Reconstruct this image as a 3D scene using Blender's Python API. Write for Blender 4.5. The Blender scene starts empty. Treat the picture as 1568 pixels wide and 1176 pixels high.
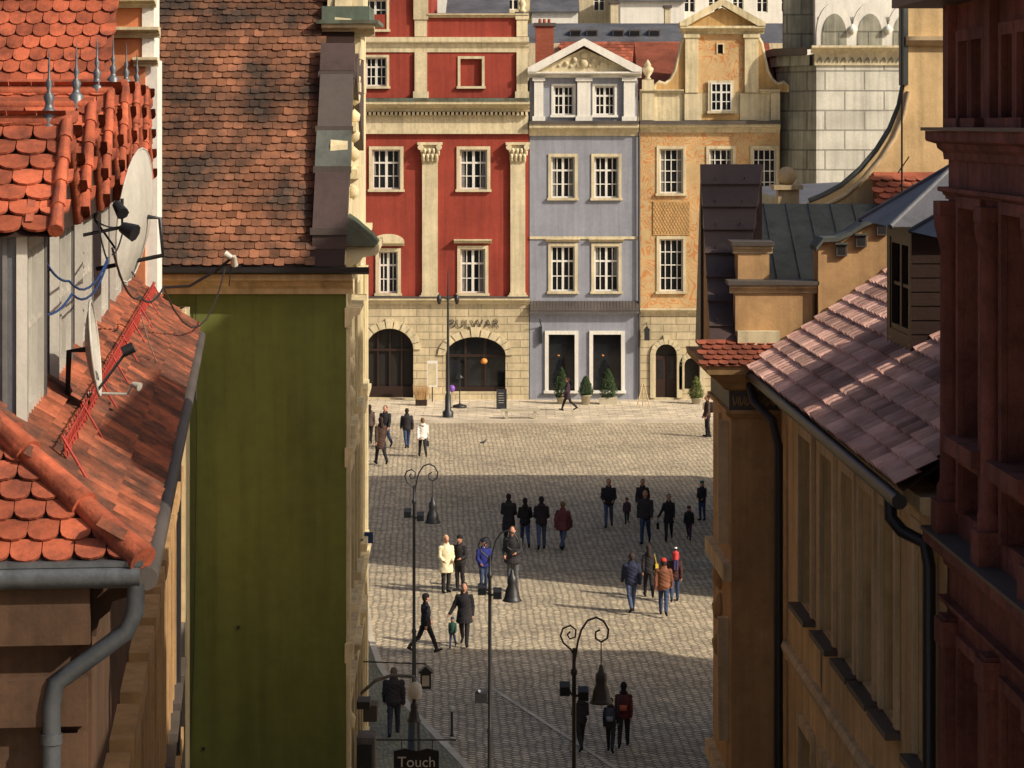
import bpy, math, random
import numpy as np
from mathutils import Vector, Matrix
random.seed(7)
FL=3960.0
def X(u,d): return (u-784)*d/FL
def Z(v,d): return 15-(v-191)*d/FL
def lin(r,g,b,k=1.0,ds=.12):
    f=lambda c:(c/255/12.92 if c/255<=.04045 else ((c/255+.055)/1.055)**2.4)
    a=(f(r)*k,f(g)*k,f(b)*k); l=.3*a[0]+.59*a[1]+.11*a[2]
    return (a[0]+(l*1.03-a[0])*ds,a[1]+(l-a[1])*ds,a[2]+(l*.94-a[2])*ds)
# ---------------------------------------------------------------- materials
def nodemat(name):
    m=bpy.data.materials.new(name); m.use_nodes=True
    t=m.node_tree; b=t.nodes['Principled BSDF']
    return m,t.nodes,t.links,b
def mathn(N,L,op,a,b=None,clamp=False):
    n=N.new('ShaderNodeMath'); n.operation=op; n.use_clamp=clamp
    for i,x in enumerate((a,b)):
        if x is None: continue
        if isinstance(x,(int,float)): n.inputs[i].default_value=x
        else: L.new(x,n.inputs[i])
    return n.outputs[0]
def noisen(N,L,vec,scale,detail=5,rough=.55):
    n=N.new('ShaderNodeTexNoise'); n.inputs['Scale'].default_value=scale
    n.inputs['Detail'].default_value=detail; n.inputs['Roughness'].default_value=rough
    L.new(vec,n.inputs['Vector']); return n.outputs['Fac']
def maprange(N,L,v,a,b,c,d):
    n=N.new('ShaderNodeMapRange'); n.inputs[1].default_value=a;n.inputs[2].default_value=b
    n.inputs[3].default_value=c;n.inputs[4].default_value=d; L.new(v,n.inputs[0]); return n.outputs[0]
def mixc(N,L,fac,a,b,mode='MIX'):
    n=N.new('ShaderNodeMix'); n.data_type='RGBA'; n.blend_type=mode
    for s,x in ((n.inputs[0],fac),(n.inputs[6],a),(n.inputs[7],b)):
        if isinstance(x,(int,float)): s.default_value=x
        elif isinstance(x,tuple): s.default_value=(*x[:3],1)
        else: L.new(x,s)
    return n.outputs[2]
def scalec(N,L,col,f):
    n=N.new('ShaderNodeVectorMath'); n.operation='SCALE'
    if isinstance(col,tuple): n.inputs[0].default_value=col[:3]
    else: L.new(col,n.inputs[0])
    L.new(f,n.inputs[3]); return n.outputs[0]
def mk(name,col,rough=.85,var=.2,scale=.8,bump=.1,bscale=30,metal=0,tint=0,streak=0,col2=None,c2=.5,spec=.3,blocks=None,grime=0):
    m,N,L,B=nodemat(name)
    tc=N.new('ShaderNodeTexCoord'); vec=tc.outputs['Object']
    n1=noisen(N,L,vec,scale,6)
    c=col
    if col2:
        c=mixc(N,L,maprange(N,L,noisen(N,L,vec,scale*1.7,7,.65),c2-.08,c2+.12,0,1),col,col2)
    att=None
    if tint:
        a=N.new('ShaderNodeAttribute'); a.attribute_name='tint'; att=a.outputs['Fac']
    f=maprange(N,L,n1,.3,.7,1-var,1+var*.6)
    g=maprange(N,L,noisen(N,L,vec,scale*14,4),.3,.7,.93,1.06)
    f=mathn(N,L,'MULTIPLY',f,g)
    if tint:
        f=mathn(N,L,'MULTIPLY',f,maprange(N,L,att,0,1,1-tint,1+tint*.7))
    if streak:
        mp=N.new('ShaderNodeMapping'); mp.inputs['Scale'].default_value=(5,5,.25); L.new(vec,mp.inputs[0])
        s=maprange(N,L,noisen(N,L,mp.outputs[0],1.0,5,.6),.42,.72,1,1-streak)
        f=mathn(N,L,'MULTIPLY',f,s)
    if grime:
        f=mathn(N,L,'MULTIPLY',f,maprange(N,L,noisen(N,L,vec,scale*3.1,9,.75),.48,.62,1,1-grime))
    h=noisen(N,L,vec,bscale,5)
    bd=.01
    if blocks:
        bw,bh,ax,ms=blocks
        sx=N.new('ShaderNodeSeparateXYZ'); L.new(vec,sx.inputs[0])
        cb=N.new('ShaderNodeCombineXYZ'); L.new(sx.outputs[0 if ax=='x' else 1],cb.inputs[0]); L.new(sx.outputs[2],cb.inputs[1])
        br=N.new('ShaderNodeTexBrick'); L.new(cb.outputs[0],br.inputs['Vector'])
        br.inputs['Scale'].default_value=1; br.inputs['Brick Width'].default_value=bw; br.inputs['Row Height'].default_value=bh
        br.inputs['Mortar Size'].default_value=ms; br.inputs['Mortar Smooth'].default_value=.3
        br.inputs['Color1'].default_value=(1.06,1.06,1.06,1); br.inputs['Color2'].default_value=(.86,.86,.86,1); br.inputs['Mortar'].default_value=(.55,.55,.55,1)
        c=mixc(N,L,1.0,c,br.outputs['Color'],'MULTIPLY')
        h=mathn(N,L,'SUBTRACT',mathn(N,L,'MULTIPLY',h,.2),br.outputs['Fac']); bd=.03
    out=scalec(N,L,c,f)
    L.new(out,B.inputs['Base Color'])
    B.inputs['Roughness'].default_value=rough; B.inputs['Metallic'].default_value=metal
    B.inputs['Specular IOR Level'].default_value=spec
    if bump:
        bn=N.new('ShaderNodeBump'); bn.inputs['Strength'].default_value=min(1,bump*3); bn.inputs['Distance'].default_value=bd
        L.new(h,bn.inputs['Height']); L.new(bn.outputs[0],B.inputs['Normal'])
    return m
def cobble(name,col,w,h,rot,mort=.018,dark=.45,var=1.0):
    m,N,L,B=nodemat(name)
    tc=N.new('ShaderNodeTexCoord'); mp=N.new('ShaderNodeMapping'); mp.inputs['Rotation'].default_value=(0,0,rot)
    L.new(tc.outputs['Object'],mp.inputs[0])
    nz=N.new('ShaderNodeTexNoise'); nz.inputs['Scale'].default_value=.9; nz.inputs['Detail'].default_value=3; L.new(mp.outputs[0],nz.inputs['Vector'])
    sub=N.new('ShaderNodeVectorMath'); sub.operation='MULTIPLY_ADD'; L.new(nz.outputs['Color'],sub.inputs[0]); sub.inputs[1].default_value=(.3,.3,0); L.new(mp.outputs[0],sub.inputs[2])
    br=N.new('ShaderNodeTexBrick'); L.new(sub.outputs[0],br.inputs['Vector']); br.inputs['Scale'].default_value=1
    br.inputs['Brick Width'].default_value=w; br.inputs['Row Height'].default_value=h; br.inputs['Mortar Size'].default_value=mort; br.inputs['Mortar Smooth'].default_value=.6
    br.inputs['Color1'].default_value=(1+.24*var,1+.21*var,1+.16*var,1); br.inputs['Color2'].default_value=(1-.28*var,1-.28*var,1-.27*var,1); br.inputs['Mortar'].default_value=(dark,dark*.95,dark*.88,1)
    c=mixc(N,L,1.0,col,br.outputs['Color'],'MULTIPLY')
    f=maprange(N,L,noisen(N,L,tc.outputs['Object'],.16,5,.6),.3,.7,.8,1.2)
    f=mathn(N,L,'MULTIPLY',f,maprange(N,L,noisen(N,L,tc.outputs['Object'],1.3,6,.7),.3,.7,.74,1.2))
    out=scalec(N,L,c,f); L.new(out,B.inputs['Base Color']); B.inputs['Roughness'].default_value=.75; B.inputs['Specular IOR Level'].default_value=.35
    bn=N.new('ShaderNodeBump'); bn.inputs['Strength'].default_value=1.0; bn.inputs['Distance'].default_value=.04
    hh=mathn(N,L,'SUBTRACT',mathn(N,L,'MULTIPLY',noisen(N,L,tc.outputs['Object'],9,3),.8),br.outputs['Fac'])
    L.new(hh,bn.inputs['Height']); L.new(bn.outputs[0],B.inputs['Normal']); return m
def sgraffito(name,col,line):
    m,N,L,B=nodemat(name)
    tc=N.new('ShaderNodeTexCoord'); vec=tc.outputs['Object']
    w=N.new('ShaderNodeTexNoise'); w.inputs['Scale'].default_value=.85; w.inputs['Detail'].default_value=1.2; L.new(vec,w.inputs['Vector'])
    w.inputs['Distortion'].default_value=1.6
    a=mathn(N,L,'ABSOLUTE',mathn(N,L,'SUBTRACT',mathn(N,L,'FRACT',mathn(N,L,'MULTIPLY',w.outputs['Fac'],8)),.5))
    fac=maprange(N,L,a,.12,.2,.85,0)
    msk=maprange(N,L,noisen(N,L,vec,.6,3),.4,.5,.25,1)
    c=mixc(N,L,mathn(N,L,'MULTIPLY',fac,msk),col,line)
    f=maprange(N,L,noisen(N,L,vec,.9,6),.3,.7,.8,1.12)
    L.new(scalec(N,L,c,f),B.inputs['Base Color']); B.inputs['Roughness'].default_value=.9; return m
M={}
M['cream']=mk('cream_stone',lin(212,196,156),var=.18,streak=.3,bump=.08,grime=.12)
M['creamlit']=mk('cream_plaster',lin(220,203,158),var=.22,streak=.4,bump=.1,grime=.15)
M['rust']=mk('rusticated_stone',lin(202,184,144),var=.18,blocks=(1.4,.42,'x',.022),bump=.3,streak=.25,grime=.15)
M['red']=mk('red_plaster',lin(154,56,38),var=.24,scale=.5,streak=.25)
M['blue']=mk('grey_blue_plaster',lin(144,147,158),var=.16,scale=.5,streak=.2)
M['white']=mk('white_paint',lin(222,218,206),var=.1,streak=.15)
M['ochre']=sgraffito('sgraffito_ochre',lin(192,160,106),lin(196,118,42))
M['ochreplain']=mk('ochre_plaster',lin(198,156,90),var=.2,streak=.28,grime=.12)
M['glass']=mk('window_glass',(.012,.014,.017),rough=.08,var=.5,bump=0,spec=.5)
M['dark']=mk('dark_interior',(.018,.015,.013),rough=.6,bump=0)
M['wood']=mk('dark_wood',lin(50,33,26),rough=.5)
M['copper']=mk('copper_patina',lin(98,114,98),rough=.6,var=.3,streak=.3,col2=lin(84,80,64))
M['lead']=mk('dark_lead_sheet',lin(86,78,72),rough=.55,var=.3)
M['iron']=mk('black_iron',(.018,.018,.02),rough=.45,var=.3,spec=.5)
M['greenwall']=mk('green_plaster',lin(104,112,44),var=.24,scale=.35,streak=.22,bump=.06,grime=.1)
M['jtile']=mk('weathered_clay_tile',lin(148,94,62),var=.42,scale=.6,tint=.45,col2=lin(72,58,48),c2=.47,bump=.2)
M['orange']=mk('orange_clay_tile',lin(186,88,50),var=.3,scale=1.5,tint=.35,col2=lin(132,66,44),c2=.52,bump=.2,grime=.25)
M['ltile']=mk('aged_orange_pantile',lin(170,88,52),var=.4,scale=1.2,tint=.3,col2=lin(98,60,44),c2=.46,bump=.3,grime=.35)
M['gtile']=mk('pink_brown_tile',lin(226,176,156),var=.2,scale=.8,tint=.55,col2=lin(190,140,122),c2=.5,bump=.2)
M['btile']=mk('red_tile',lin(160,82,54),var=.35,tint=.35,bump=.2,grime=.3)
M['tan']=mk('tan_plaster',lin(222,186,126),var=.25,scale=.6,streak=.35,bump=.12,grime=.15)
M['tan2']=mk('apricot_plaster',lin(196,152,96),var=.24,scale=.7,streak=.3,grime=.18)
M['tantrim']=mk('pale_tan_trim',lin(212,186,140),var=.2,streak=.35,grime=.15)
M['brownred']=mk('red_brown_sandstone',lin(136,76,62),var=.38,scale=1.4,streak=.45,bump=.3,grime=.3)
M['brown']=mk('brown_plaster',lin(98,70,48),var=.35,streak=.4,grime=.25)
M['orangewall']=mk('orange_plaster',lin(200,118,68),var=.2,grime=.15)
M['zinc']=mk('zinc_sheet',lin(104,108,112),rough=.45,var=.35,metal=.4,spec=.5,streak=.4,grime=.3)
M['slate']=mk('grey_standing_seam',lin(100,101,106),rough=.5,var=.35,metal=.2,grime=.25)
M['greysheet']=mk('grey_green_sheet',lin(94,99,92),rough=.6,var=.3,streak=.35,grime=.2)
M['firewall']=mk('dark_brown_sheet',lin(78,62,58),rough=.5,var=.3,spec=.4,grime=.2)
M['brick']=mk('red_brick',lin(156,84,58),blocks=(.26,.08,'x',.01),tint=0)
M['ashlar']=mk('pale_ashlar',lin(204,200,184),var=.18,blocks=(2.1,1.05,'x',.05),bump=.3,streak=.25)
M['ashlarg']=mk('shade_toned_ashlar',lin(166,164,144),var=.35,blocks=(1.6,1.05,'x',.05),bump=.3,streak=.45)  # darker, streakier ashlar copy; shade of the left face painted into its colour
M['redsteel']=mk('red_painted_steel',lin(176,52,36),rough=.5)
M['bluecable']=mk('blue_cable',lin(30,60,110),rough=.5)
M['pave']=cobble('paving_slabs',lin(204,190,164),.9,.55,0,.02,.5,.6)
M['pave2']=cobble('small_sett_paving',lin(134,132,104),.14,.1,.5,.012)
M['cobble']=cobble('granite_setts',lin(200,184,154),.26,.17,.62,.03,.26,1.0)
M['slab']=mk('granite_slab',lin(196,182,156),var=.3,blocks=(.8,5,'x',.01))
M['kerb']=mk('granite_kerb',lin(192,180,158),var=.25)
M['leaf']=mk('conifer_foliage',(.035,.062,.02),var=.4,tint=.6,bump=0)
M['leafy']=mk('yellow_green_foliage',(.10,.12,.03),var=.4,tint=.6,bump=0)
M['straw']=mk('dry_grass',lin(190,150,95),tint=.4,bump=0)
M['pot']=mk('stone_planter',lin(176,166,140))
M['board']=mk('black_board',(.02,.02,.022),rough=.6)
M['lamp_glass']=mk('frosted_glass',lin(190,186,172),rough=.3,bump=0)
M['amber']=mk('amber_pendant',lin(225,140,50),rough=.4,bump=0)
M['greypaint']=mk('grey_paint',lin(112,108,104),rough=.6,var=.35,streak=.45,grime=.25)
M['whiteplastic']=mk('white_enamel',lin(196,190,176),rough=.4,var=.2,streak=.2)
M['curtain']=mk('net_curtain',lin(120,118,110),rough=.9,var=.3,scale=4)
# ---------------------------------------------------------------- assembly helper
class Asm:
    def __init__(s,name,Mx=None): s.name=name; s.parts={}; s.M=Mx or Matrix.Identity(4)
    def add(s,part,mat,vs,fs,smooth=False,tint=None):
        if isinstance(mat,str): mat=M[mat]
        p=s.parts.setdefault(part,dict(v=[],f=[],m=[],mats=[],s=[],t=[]))
        if mat not in p['mats']: p['mats'].append(mat)
        mi=p['mats'].index(mat); b=len(p['v'])
        p['v']+=[tuple(s.M@Vector(v)) for v in vs]
        for f in fs:
            p['f'].append(tuple(i+b for i in f)); p['m'].append(mi); p['s'].append(smooth)
            p['t'].append(random.random() if tint is None else tint)
    def box(s,part,mat,x0,x1,y0,y1,z0,z1):
        if x0>x1:x0,x1=x1,x0
        if y0>y1:y0,y1=y1,y0
        if z0>z1:z0,z1=z1,z0
        v=[(x,y,z) for z in (z0,z1) for y in (y0,y1) for x in (x0,x1)]
        s.add(part,mat,v,[(0,2,3,1),(4,5,7,6),(0,1,5,4),(2,6,7,3),(0,4,6,2),(1,3,7,5)])
    def prism(s,part,mat,pts,ax,a,b,smooth=False):
        mp={'y':lambda p,q:(p[0],q,p[1]),'x':lambda p,q:(q,p[0],p[1]),'z':lambda p,q:(p[0],p[1],q)}[ax]
        n=len(pts); v=[mp(p,a) for p in pts]+[mp(p,b) for p in pts]
        s.add(part,mat,v,[tuple(range(n)),tuple(range(2*n-1,n-1,-1))])
        s.add(part,mat,v,[(i,(i+1)%n,n+(i+1)%n,n+i) for i in range(n)],smooth)
    def quad(s,part,mat,a,b,c,d): s.add(part,mat,[a,b,c,d],[(0,1,2,3)])
    def tube(s,part,mat,pts,r,n=8,smooth=True):
        pts=[Vector(p) for p in pts]; k=len(pts); rs=r if isinstance(r,(list,tuple)) else [r]*k
        v=[];nrm=None
        for i,p in enumerate(pts):
            t=(pts[min(i+1,k-1)]-pts[max(i-1,0)]).normalized()
            if nrm is None:
                nrm=t.orthogonal().normalized()
            else:
                nrm=(nrm-t*nrm.dot(t)); nrm=nrm.normalized() if nrm.length>1e-6 else t.orthogonal().normalized()
            bn=t.cross(nrm)
            for j in range(n):
                a=2*math.pi*j/n; v.append(p+nrm*math.cos(a)*rs[i]+bn*math.sin(a)*rs[i])
        f=[(i*n+j,i*n+(j+1)%n,(i+1)*n+(j+1)%n,(i+1)*n+j) for i in range(k-1) for j in range(n)]
        s.add(part,mat,v,f,smooth)
        s.add(part,mat,v[:n],[tuple(range(n-1,-1,-1))]); s.add(part,mat,v[-n:],[tuple(range(n))])
    def lathe(s,part,mat,prof,c,n=14,smooth=True):
        v=[];k=len(prof)
        for r,z in prof:
            for j in range(n):
                a=2*math.pi*j/n; v.append((c[0]+r*math.cos(a),c[1]+r*math.sin(a),c[2]+z))
        s.add(part,mat,v,[(i*n+j,i*n+(j+1)%n,(i+1)*n+(j+1)%n,(i+1)*n+j) for i in range(k-1) for j in range(n)],smooth)
    def mould(s,part,mat,x0,x1,y,prof):
        pts=[(y+.02,prof[0][1])]+[(y-o,z) for o,z in prof]+[(y+.02,prof[-1][1])]
        s.prism(part,mat,pts,'x',x0,x1)
    def cornice(s,part,mat,x0,x1,y,z0,z1,out):
        h=z1-z0
        s.mould(part,mat,x0,x1,y,[(out*.15,z0),(out*.2,z0+h*.25),(out*.45,z0+h*.4),(out*.5,z0+h*.55),(out*.95,z0+h*.65),(out,z0+h*.72),(out,z1)])
    def wall(s,part,mat,x0,x1,z0,z1,y,ops,depth=.3,rev=None):
        xs=sorted({x0,x1,*[o[0] for o in ops],*[o[1] for o in ops]}); zs=sorted({z0,z1,*[o[2] for o in ops],*[o[3] for o in ops]})
        xs=[q for q in xs if x0<=q<=x1]; zs=[q for q in zs if z0<=q<=z1]
        for a,b in zip(xs,xs[1:]):
            for c,d in zip(zs,zs[1:]):
                mx,mz=(a+b)/2,(c+d)/2
                if any(o[0]<mx<o[1] and o[2]<mz<o[3] for o in ops): continue
                s.quad(part,mat,(a,y,c),(b,y,c),(b,y,d),(a,y,d))
        rev=rev or mat
        for o in ops:
            a,b,c,d=o[:4]; rise=o[4] if len(o)>4 else 0; yb=y+depth; sp=d-rise
            s.quad(part,rev,(a,y,c),(a,yb,c),(a,yb,sp),(a,y,sp)); s.quad(part,rev,(b,yb,c),(b,y,c),(b,y,sp),(b,yb,sp))
            s.quad(part,rev,(a,yb,c),(a,y,c),(b,y,c),(b,yb,c))
            if not rise: s.quad(part,rev,(a,y,d),(a,yb,d),(b,yb,d),(b,y,d))
            else:
                K=12; xc=(a+b)/2; arc=[(xc-(b-a)/2*math.cos(math.pi*i/K),sp+rise*math.sin(math.pi*i/K)) for i in range(K+1)]
                for i in range(K):
                    p,q=arc[i],arc[i+1]
                    s.quad(part,mat,(p[0],y,p[1]),(q[0],y,q[1]),(q[0],y,d),(p[0],y,d))
                    s.add(part,rev,[(p[0],y,p[1]),(q[0],y,q[1]),(q[0],yb,q[1]),(p[0],yb,p[1])],[(0,1,2,3)],True)
    def window(s,part,x0,x1,z0,z1,y,cols=2,rows=3,fw=.07,mw=.035,fm='white',gm='glass',mid=True,cur=False):
        s.quad(part,gm,(x0,y,z0),(x1,y,z0),(x1,y,z1),(x0,y,z1))
        if cur and random.random()<.7:
            q=random.uniform(.12,.3)*(x1-x0); zc=z0+(z1-z0)*random.choice((0,.0,.35))
            s.quad(part,'curtain',(x0,y-.003,zc),(x0+q,y-.003,zc),(x0+q*.7,y-.003,z1),(x0,y-.003,z1)); s.quad(part,'curtain',(x1-q,y-.003,zc),(x1,y-.003,zc),(x1,y-.003,z1),(x1-q*.7,y-.003,z1))
        a,b=y-.07,y-.004
        s.box(part,fm,x0,x0+fw,a,b,z0,z1); s.box(part,fm,x1-fw,x1,a,b,z0,z1)
        s.box(part,fm,x0+fw,x1-fw,a+.002,b,z0,z0+fw); s.box(part,fm,x0+fw,x1-fw,a+.002,b,z1-fw,z1)
        for i in range(1,cols):
            c=x0+(x1-x0)*i/cols; w=fw*.8 if (mid and cols%2==0 and i==cols//2) else mw/2
            s.box(part,fm,c-w,c+w,a+.01,b,z0+fw,z1-fw)
        for j in range(1,rows):
            c=z0+(z1-z0)*j/rows; w=mw/2 if not(mid and rows==3 and j==2) else mw
            s.box(part,fm,x0+fw,x1-fw,a+.02,b,c-w,c+w)
    def surround(s,part,mat,x0,x1,z0,z1,y,w=.18,out=.06,sill=True,head=None,ho=.28):
        s.box(part,mat,x0-w,x0,y-out,y-.003,z0,z1); s.box(part,mat,x1,x1+w,y-out,y-.003,z0,z1)
        s.box(part,mat,x0-w,x1+w,y-out-.002,y-.003,z1,z1+w)
        if sill: s.box(part,mat,x0-w-.06,x1+w+.06,y-out-.1*min(1,out/.06),y-.003,z0-.13,z0)
        if head: s.cornice(part,mat,x0-w-.08,x1+w+.08,y,z1+w,z1+w+head,ho)
    def tiles(s,part,mat,O,U,V,w,h,tw,th,style='scallop',clip=None,under=True,jit=.006,tf=None):
        O=Vector(O);U=Vector(U).normalized();V=Vector(V).normalized();Nn=U.cross(V).normalized()
        P=lambda u,v,n:O+U*u+V*v+Nn*n
        for j in range(int(math.ceil(h/th))):
            off=0 if (j%2 or style=='pan') else .5
            for i in range(-1,int(math.ceil(w/tw))+1):
                uc=(i+.5+off)*tw; vb=j*th
                if uc<0 or uc>w or (clip and not clip(uc,vb+th/2)): continue
                jj=random.uniform(-jit,jit); lift=.03+random.uniform(-.006,.008); du=random.uniform(-.004,.004)
                hw=tw*.485; vt=vb+th*1.15; t=random.random() if tf is None else tf(i,j)
                if style=='pan':
                    K=6; top=[];bot=[];low=[]; lift+=.012
                    for k in range(K+1):
                        a=k/K; prof=.035*math.sin(a*2*math.pi-.6)+.04
                        uu=uc-tw/2+a*tw*1.03
                        bot.append(P(uu,vb-jj,prof+lift)); top.append(P(uu,vt,prof+.004)); low.append(P(uu,vb-jj,prof+lift-.04))
                    v=bot+top+low; n=K+1
                    s.add(part,mat,v,[(k,k+1,n+k+1,n+k) for k in range(K)],True,t)
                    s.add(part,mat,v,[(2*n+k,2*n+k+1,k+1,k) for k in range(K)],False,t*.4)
                else:
                    r=tw*.42 if style=='scallop' else tw*.14
                    K=6; arc=[]
                    for k in range(K+1):
                        a=math.pi*k/K; arc.append((uc+du-hw*math.cos(a) , vb+jj+r-r*math.sin(a)))
                    lz=lambda v:lift+(0.006-lift)*(v-vb)/(vt-vb)
                    topv=[P(a,b,lz(b)) for a,b in arc]+[P(uc+hw,vt,.006),P(uc-hw,vt,.006)]
                    low=[P(a,b,lz(b)-.018) for a,b in arc]
                    s.add(part,mat,topv,[tuple(range(len(topv)))],False,t)
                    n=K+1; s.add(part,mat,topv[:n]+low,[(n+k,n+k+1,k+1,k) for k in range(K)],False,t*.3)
    def finish(s,single=False):
        allv=[v for p in s.parts.values() for v in p['v']]
        mn=[min(v[i] for v in allv) for i in range(3)]; mxx=[max(v[i] for v in allv) for i in range(3)]
        o=Vector(((mn[0]+mxx[0])/2,(mn[1]+mxx[1])/2,mn[2]))
        par=None
        if not(single and len(s.parts)==1):
            par=bpy.data.objects.new(s.name,None); par.location=o; bpy.context.collection.objects.link(par)
        for pn,p in s.parts.items():
            me=bpy.data.meshes.new(pn if par else s.name)
            me.from_pydata([(v[0]-o[0],v[1]-o[1],v[2]-o[2]) for v in p['v']],[],p['f'])
            for m in p['mats']: me.materials.append(m)
            me.polygons.foreach_set('material_index',p['m']); me.polygons.foreach_set('use_smooth',p['s'])
            at=me.attributes.new('tint','FLOAT','FACE'); at.data.foreach_set('value',p['t'])
            me.update()
            ob=bpy.data.objects.new(pn if par else s.name,me); bpy.context.collection.objects.link(ob)
            if par: ob.parent=par
            else: ob.location=o
        return par
def text_obj(name,body,size,loc,mat,parent,ext=.02,rotz=0,off=0.0,sp=1.0):
    cu=bpy.data.curves.new(name,'FONT'); cu.body=body; cu.size=size; cu.extrude=ext; cu.align_x='CENTER'; cu.align_y='CENTER'; cu.offset=off; cu.space_character=sp
    tmp=bpy.data.objects.new(name+'_c',cu); bpy.context.collection.objects.link(tmp)
    dg=bpy.context.evaluated_depsgraph_get(); me=bpy.data.meshes.new_from_object(tmp.evaluated_get(dg))
    bpy.data.objects.remove(tmp)
    me.materials.clear(); me.materials.append(M[mat]); ob=bpy.data.objects.new(name,me); bpy.context.collection.objects.link(ob)
    ob.rotation_euler=(math.pi/2,0,rotz); ob.location=Vector(loc)-parent.location; ob.parent=parent
# ---------------------------------------------------------------- ground
g=Asm('plaza_ground'); g.quad('ground','cobble',(-1500,-500,0),(1500,-500,0),(1500,2500,0),(-1500,2500,0)); g.finish(True)
g=Asm('pavement')
g.box('paving','pave',-40,60,130.35,142,-.1,.13); g.box('kerb','kerb',-40,60,130.0,130.345,-.1,.15); g.finish()
g=Asm('pavement')
edge=[(-5.6,90),(-4.5,80),(-4.15,75.5),(-3.6,71),(-2.6,66),(-1.3,61),(-.3,57),(.2,50)]
g.prism('paving','pave2',edge+[(-12,50),(-12,90)],'z',-.1,.1)
for (a,b) in zip(edge,edge[1:]):
    va,vb=Vector((*a,0)),Vector((*b,0)); n=Vector((0,0,1)).cross((vb-va).normalized())*.09
    g.prism('kerb','kerb',[(va+n)[:2],(vb+n)[:2],(vb-n)[:2],(va-n)[:2]],'z',-.1,.115)
g.finish()
g=Asm('paving_band')
def band(a,b,w,z=.004):
    va,vb=Vector((*a,z)),Vector((*b,z)); n=Vector((0,0,1)).cross((vb-va).normalized())*w/2
    g.add('slabs','slab',[va+n,vb+n,vb-n,va-n],[(0,3,2,1)])
band((-3,68.6),(14,69.0),.16); band((-14,86.5),(14,87.2),.16,.008); band((-6,125),(2.5,106),.14,.012); band((2.5,60),(-.6,69),.12,.016)
g.finish(True)
# ---------------------------------------------------------------- far facades  (plane y=140)
D=140.0
fx=lambda u:X(u,D); fz=lambda v:Z(v,D)
def op(u0,u1,v0,v1,rise=0): return (fx(u0),fx(u1),fz(v1),fz(v0))+((rise,) if rise else ())
A=Asm('red_tenement_house')
A.box('body','red',fx(400),fx(808),140.5,154,0,fz(22))
W1=[(563,620,222,293),(697,753,222,293)]; W2=[(573,616,378,452),(698,750,374,452)]
W1+= [(430,487,222,293)];W2+=[(430,487,374,452)]
ins=7
ops=[op(a+ins,b-ins,c+ins,d-3) for a,b,c,d in W1+W2]
A.wall('walls','red',fx(400),fx(810),fz(458),fz(200),140,ops)
for o in ops:
    A.window('windows',*o[:4],140.25,cols=4,rows=3,fw=.09,mw=.05,cur=True); A.surround('window_surrounds','cream',*o[:4],140,w=.17,out=.08)
for k in (3,4):
    o=ops[k]; xc=(o[0]+o[1])/2
    A.cornice('window_surrounds','cream',o[0]-.35,o[1]+.35,140,o[3]+.3,o[3]+.52,.4)
    if k==3: 
        pts=[(o[0]-.35,o[3]+.53)]+[(xc-(xc-o[0]+.35)*math.cos(math.pi*i/10),o[3]+.53+.42*math.sin(math.pi*i/10)) for i in range(1,10)]+[(o[1]+.35,o[3]+.53)]
        A.prism('window_surrounds','cream',pts,'y',139.7,139.99)
def pilaster(u0,u1,v0,v1):
    a,b=fx(u0),fx(u1); t,bo=fz(v0),fz(v1)
    A.box('pilasters','cream',a+.06,b-.06,139.78,139.99,bo+.35,t-1.1)
    A.box('pilasters','cream',a-.08,b+.08,139.7,139.99,bo,bo+.22); A.box('pilasters','cream',a,b,139.74,139.99,bo+.22,bo+.35)
    A.box('pilasters','cream',a+.03,b-.03,139.76,139.99,t-1.17,t-1.1)
    A.prism('pilasters','cream',[(a+.08,t-1.1),(b-.08,t-1.1),(b+.1,t-.2),(a-.1,t-.2)],'y',139.74,139.99)
    A.box('pilasters','cream',a-.2,b+.2,139.6,139.99,t-.2,t-.06)
    for i in range(4):
        for r,zz in ((0,.75),(1,.45)):
            xx=a+(b-a)*(i+.5)/4+(.08 if r else 0)
            A.tube('pilasters','cream',[(xx,139.72,t-zz-.3),(xx,139.62,t-zz-.1),(xx,139.52,t-zz),(xx,139.5,t-zz-.06)],[.1,.11,.08,.04],6)
    for sx in (a-.02,b+.02): A.tube('pilasters','cream',[(sx,139.48,t-.33),(sx,139.75,t-.33)],.16,10)
for u0,u1 in ((500,528),(645,672),(780,806)): pilaster(u0,u1,216,458)
A.box('entablature','cream',fx(400),fx(809),139.85,140.5,fz(200)+.0,fz(176))
A.box('entablature','cream',fx(400),fx(809),139.78,139.849,fz(205),fz(198))
for i in range(64):
    x=fx(812)-.2-i*.235; A.box('entablature','cream',x-.07,x+.07,139.55,139.8,fz(172)-.16,fz(172)+.02)
A.cornice('entablature','cream',fx(400),fx(811),139.85,fz(171),fz(155),.75)
A.box('entablature','copper',fx(400),fx(811),139.05,140.4,fz(155)+.003,fz(150.5))
opsA=[op(560,592,88,132),op(705,738,90,132)]
A.wall('attic_walls','red',fx(400),fx(808),fz(150),fz(22),140.02,opsA)
A.window('windows',*opsA[0],140.25,cols=4,rows=3,fw=.08,mw=.045)
A.quad('attic_walls','red',*[(x,140.2,z) for x,z in ((opsA[1][0],opsA[1][2]),(opsA[1][1],opsA[1][2]),(opsA[1][1],opsA[1][3]),(opsA[1][0],opsA[1][3]))])
for o in opsA: A.surround('window_surrounds','cream',*o[:4],140.02,w=.14,out=.06)
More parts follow.
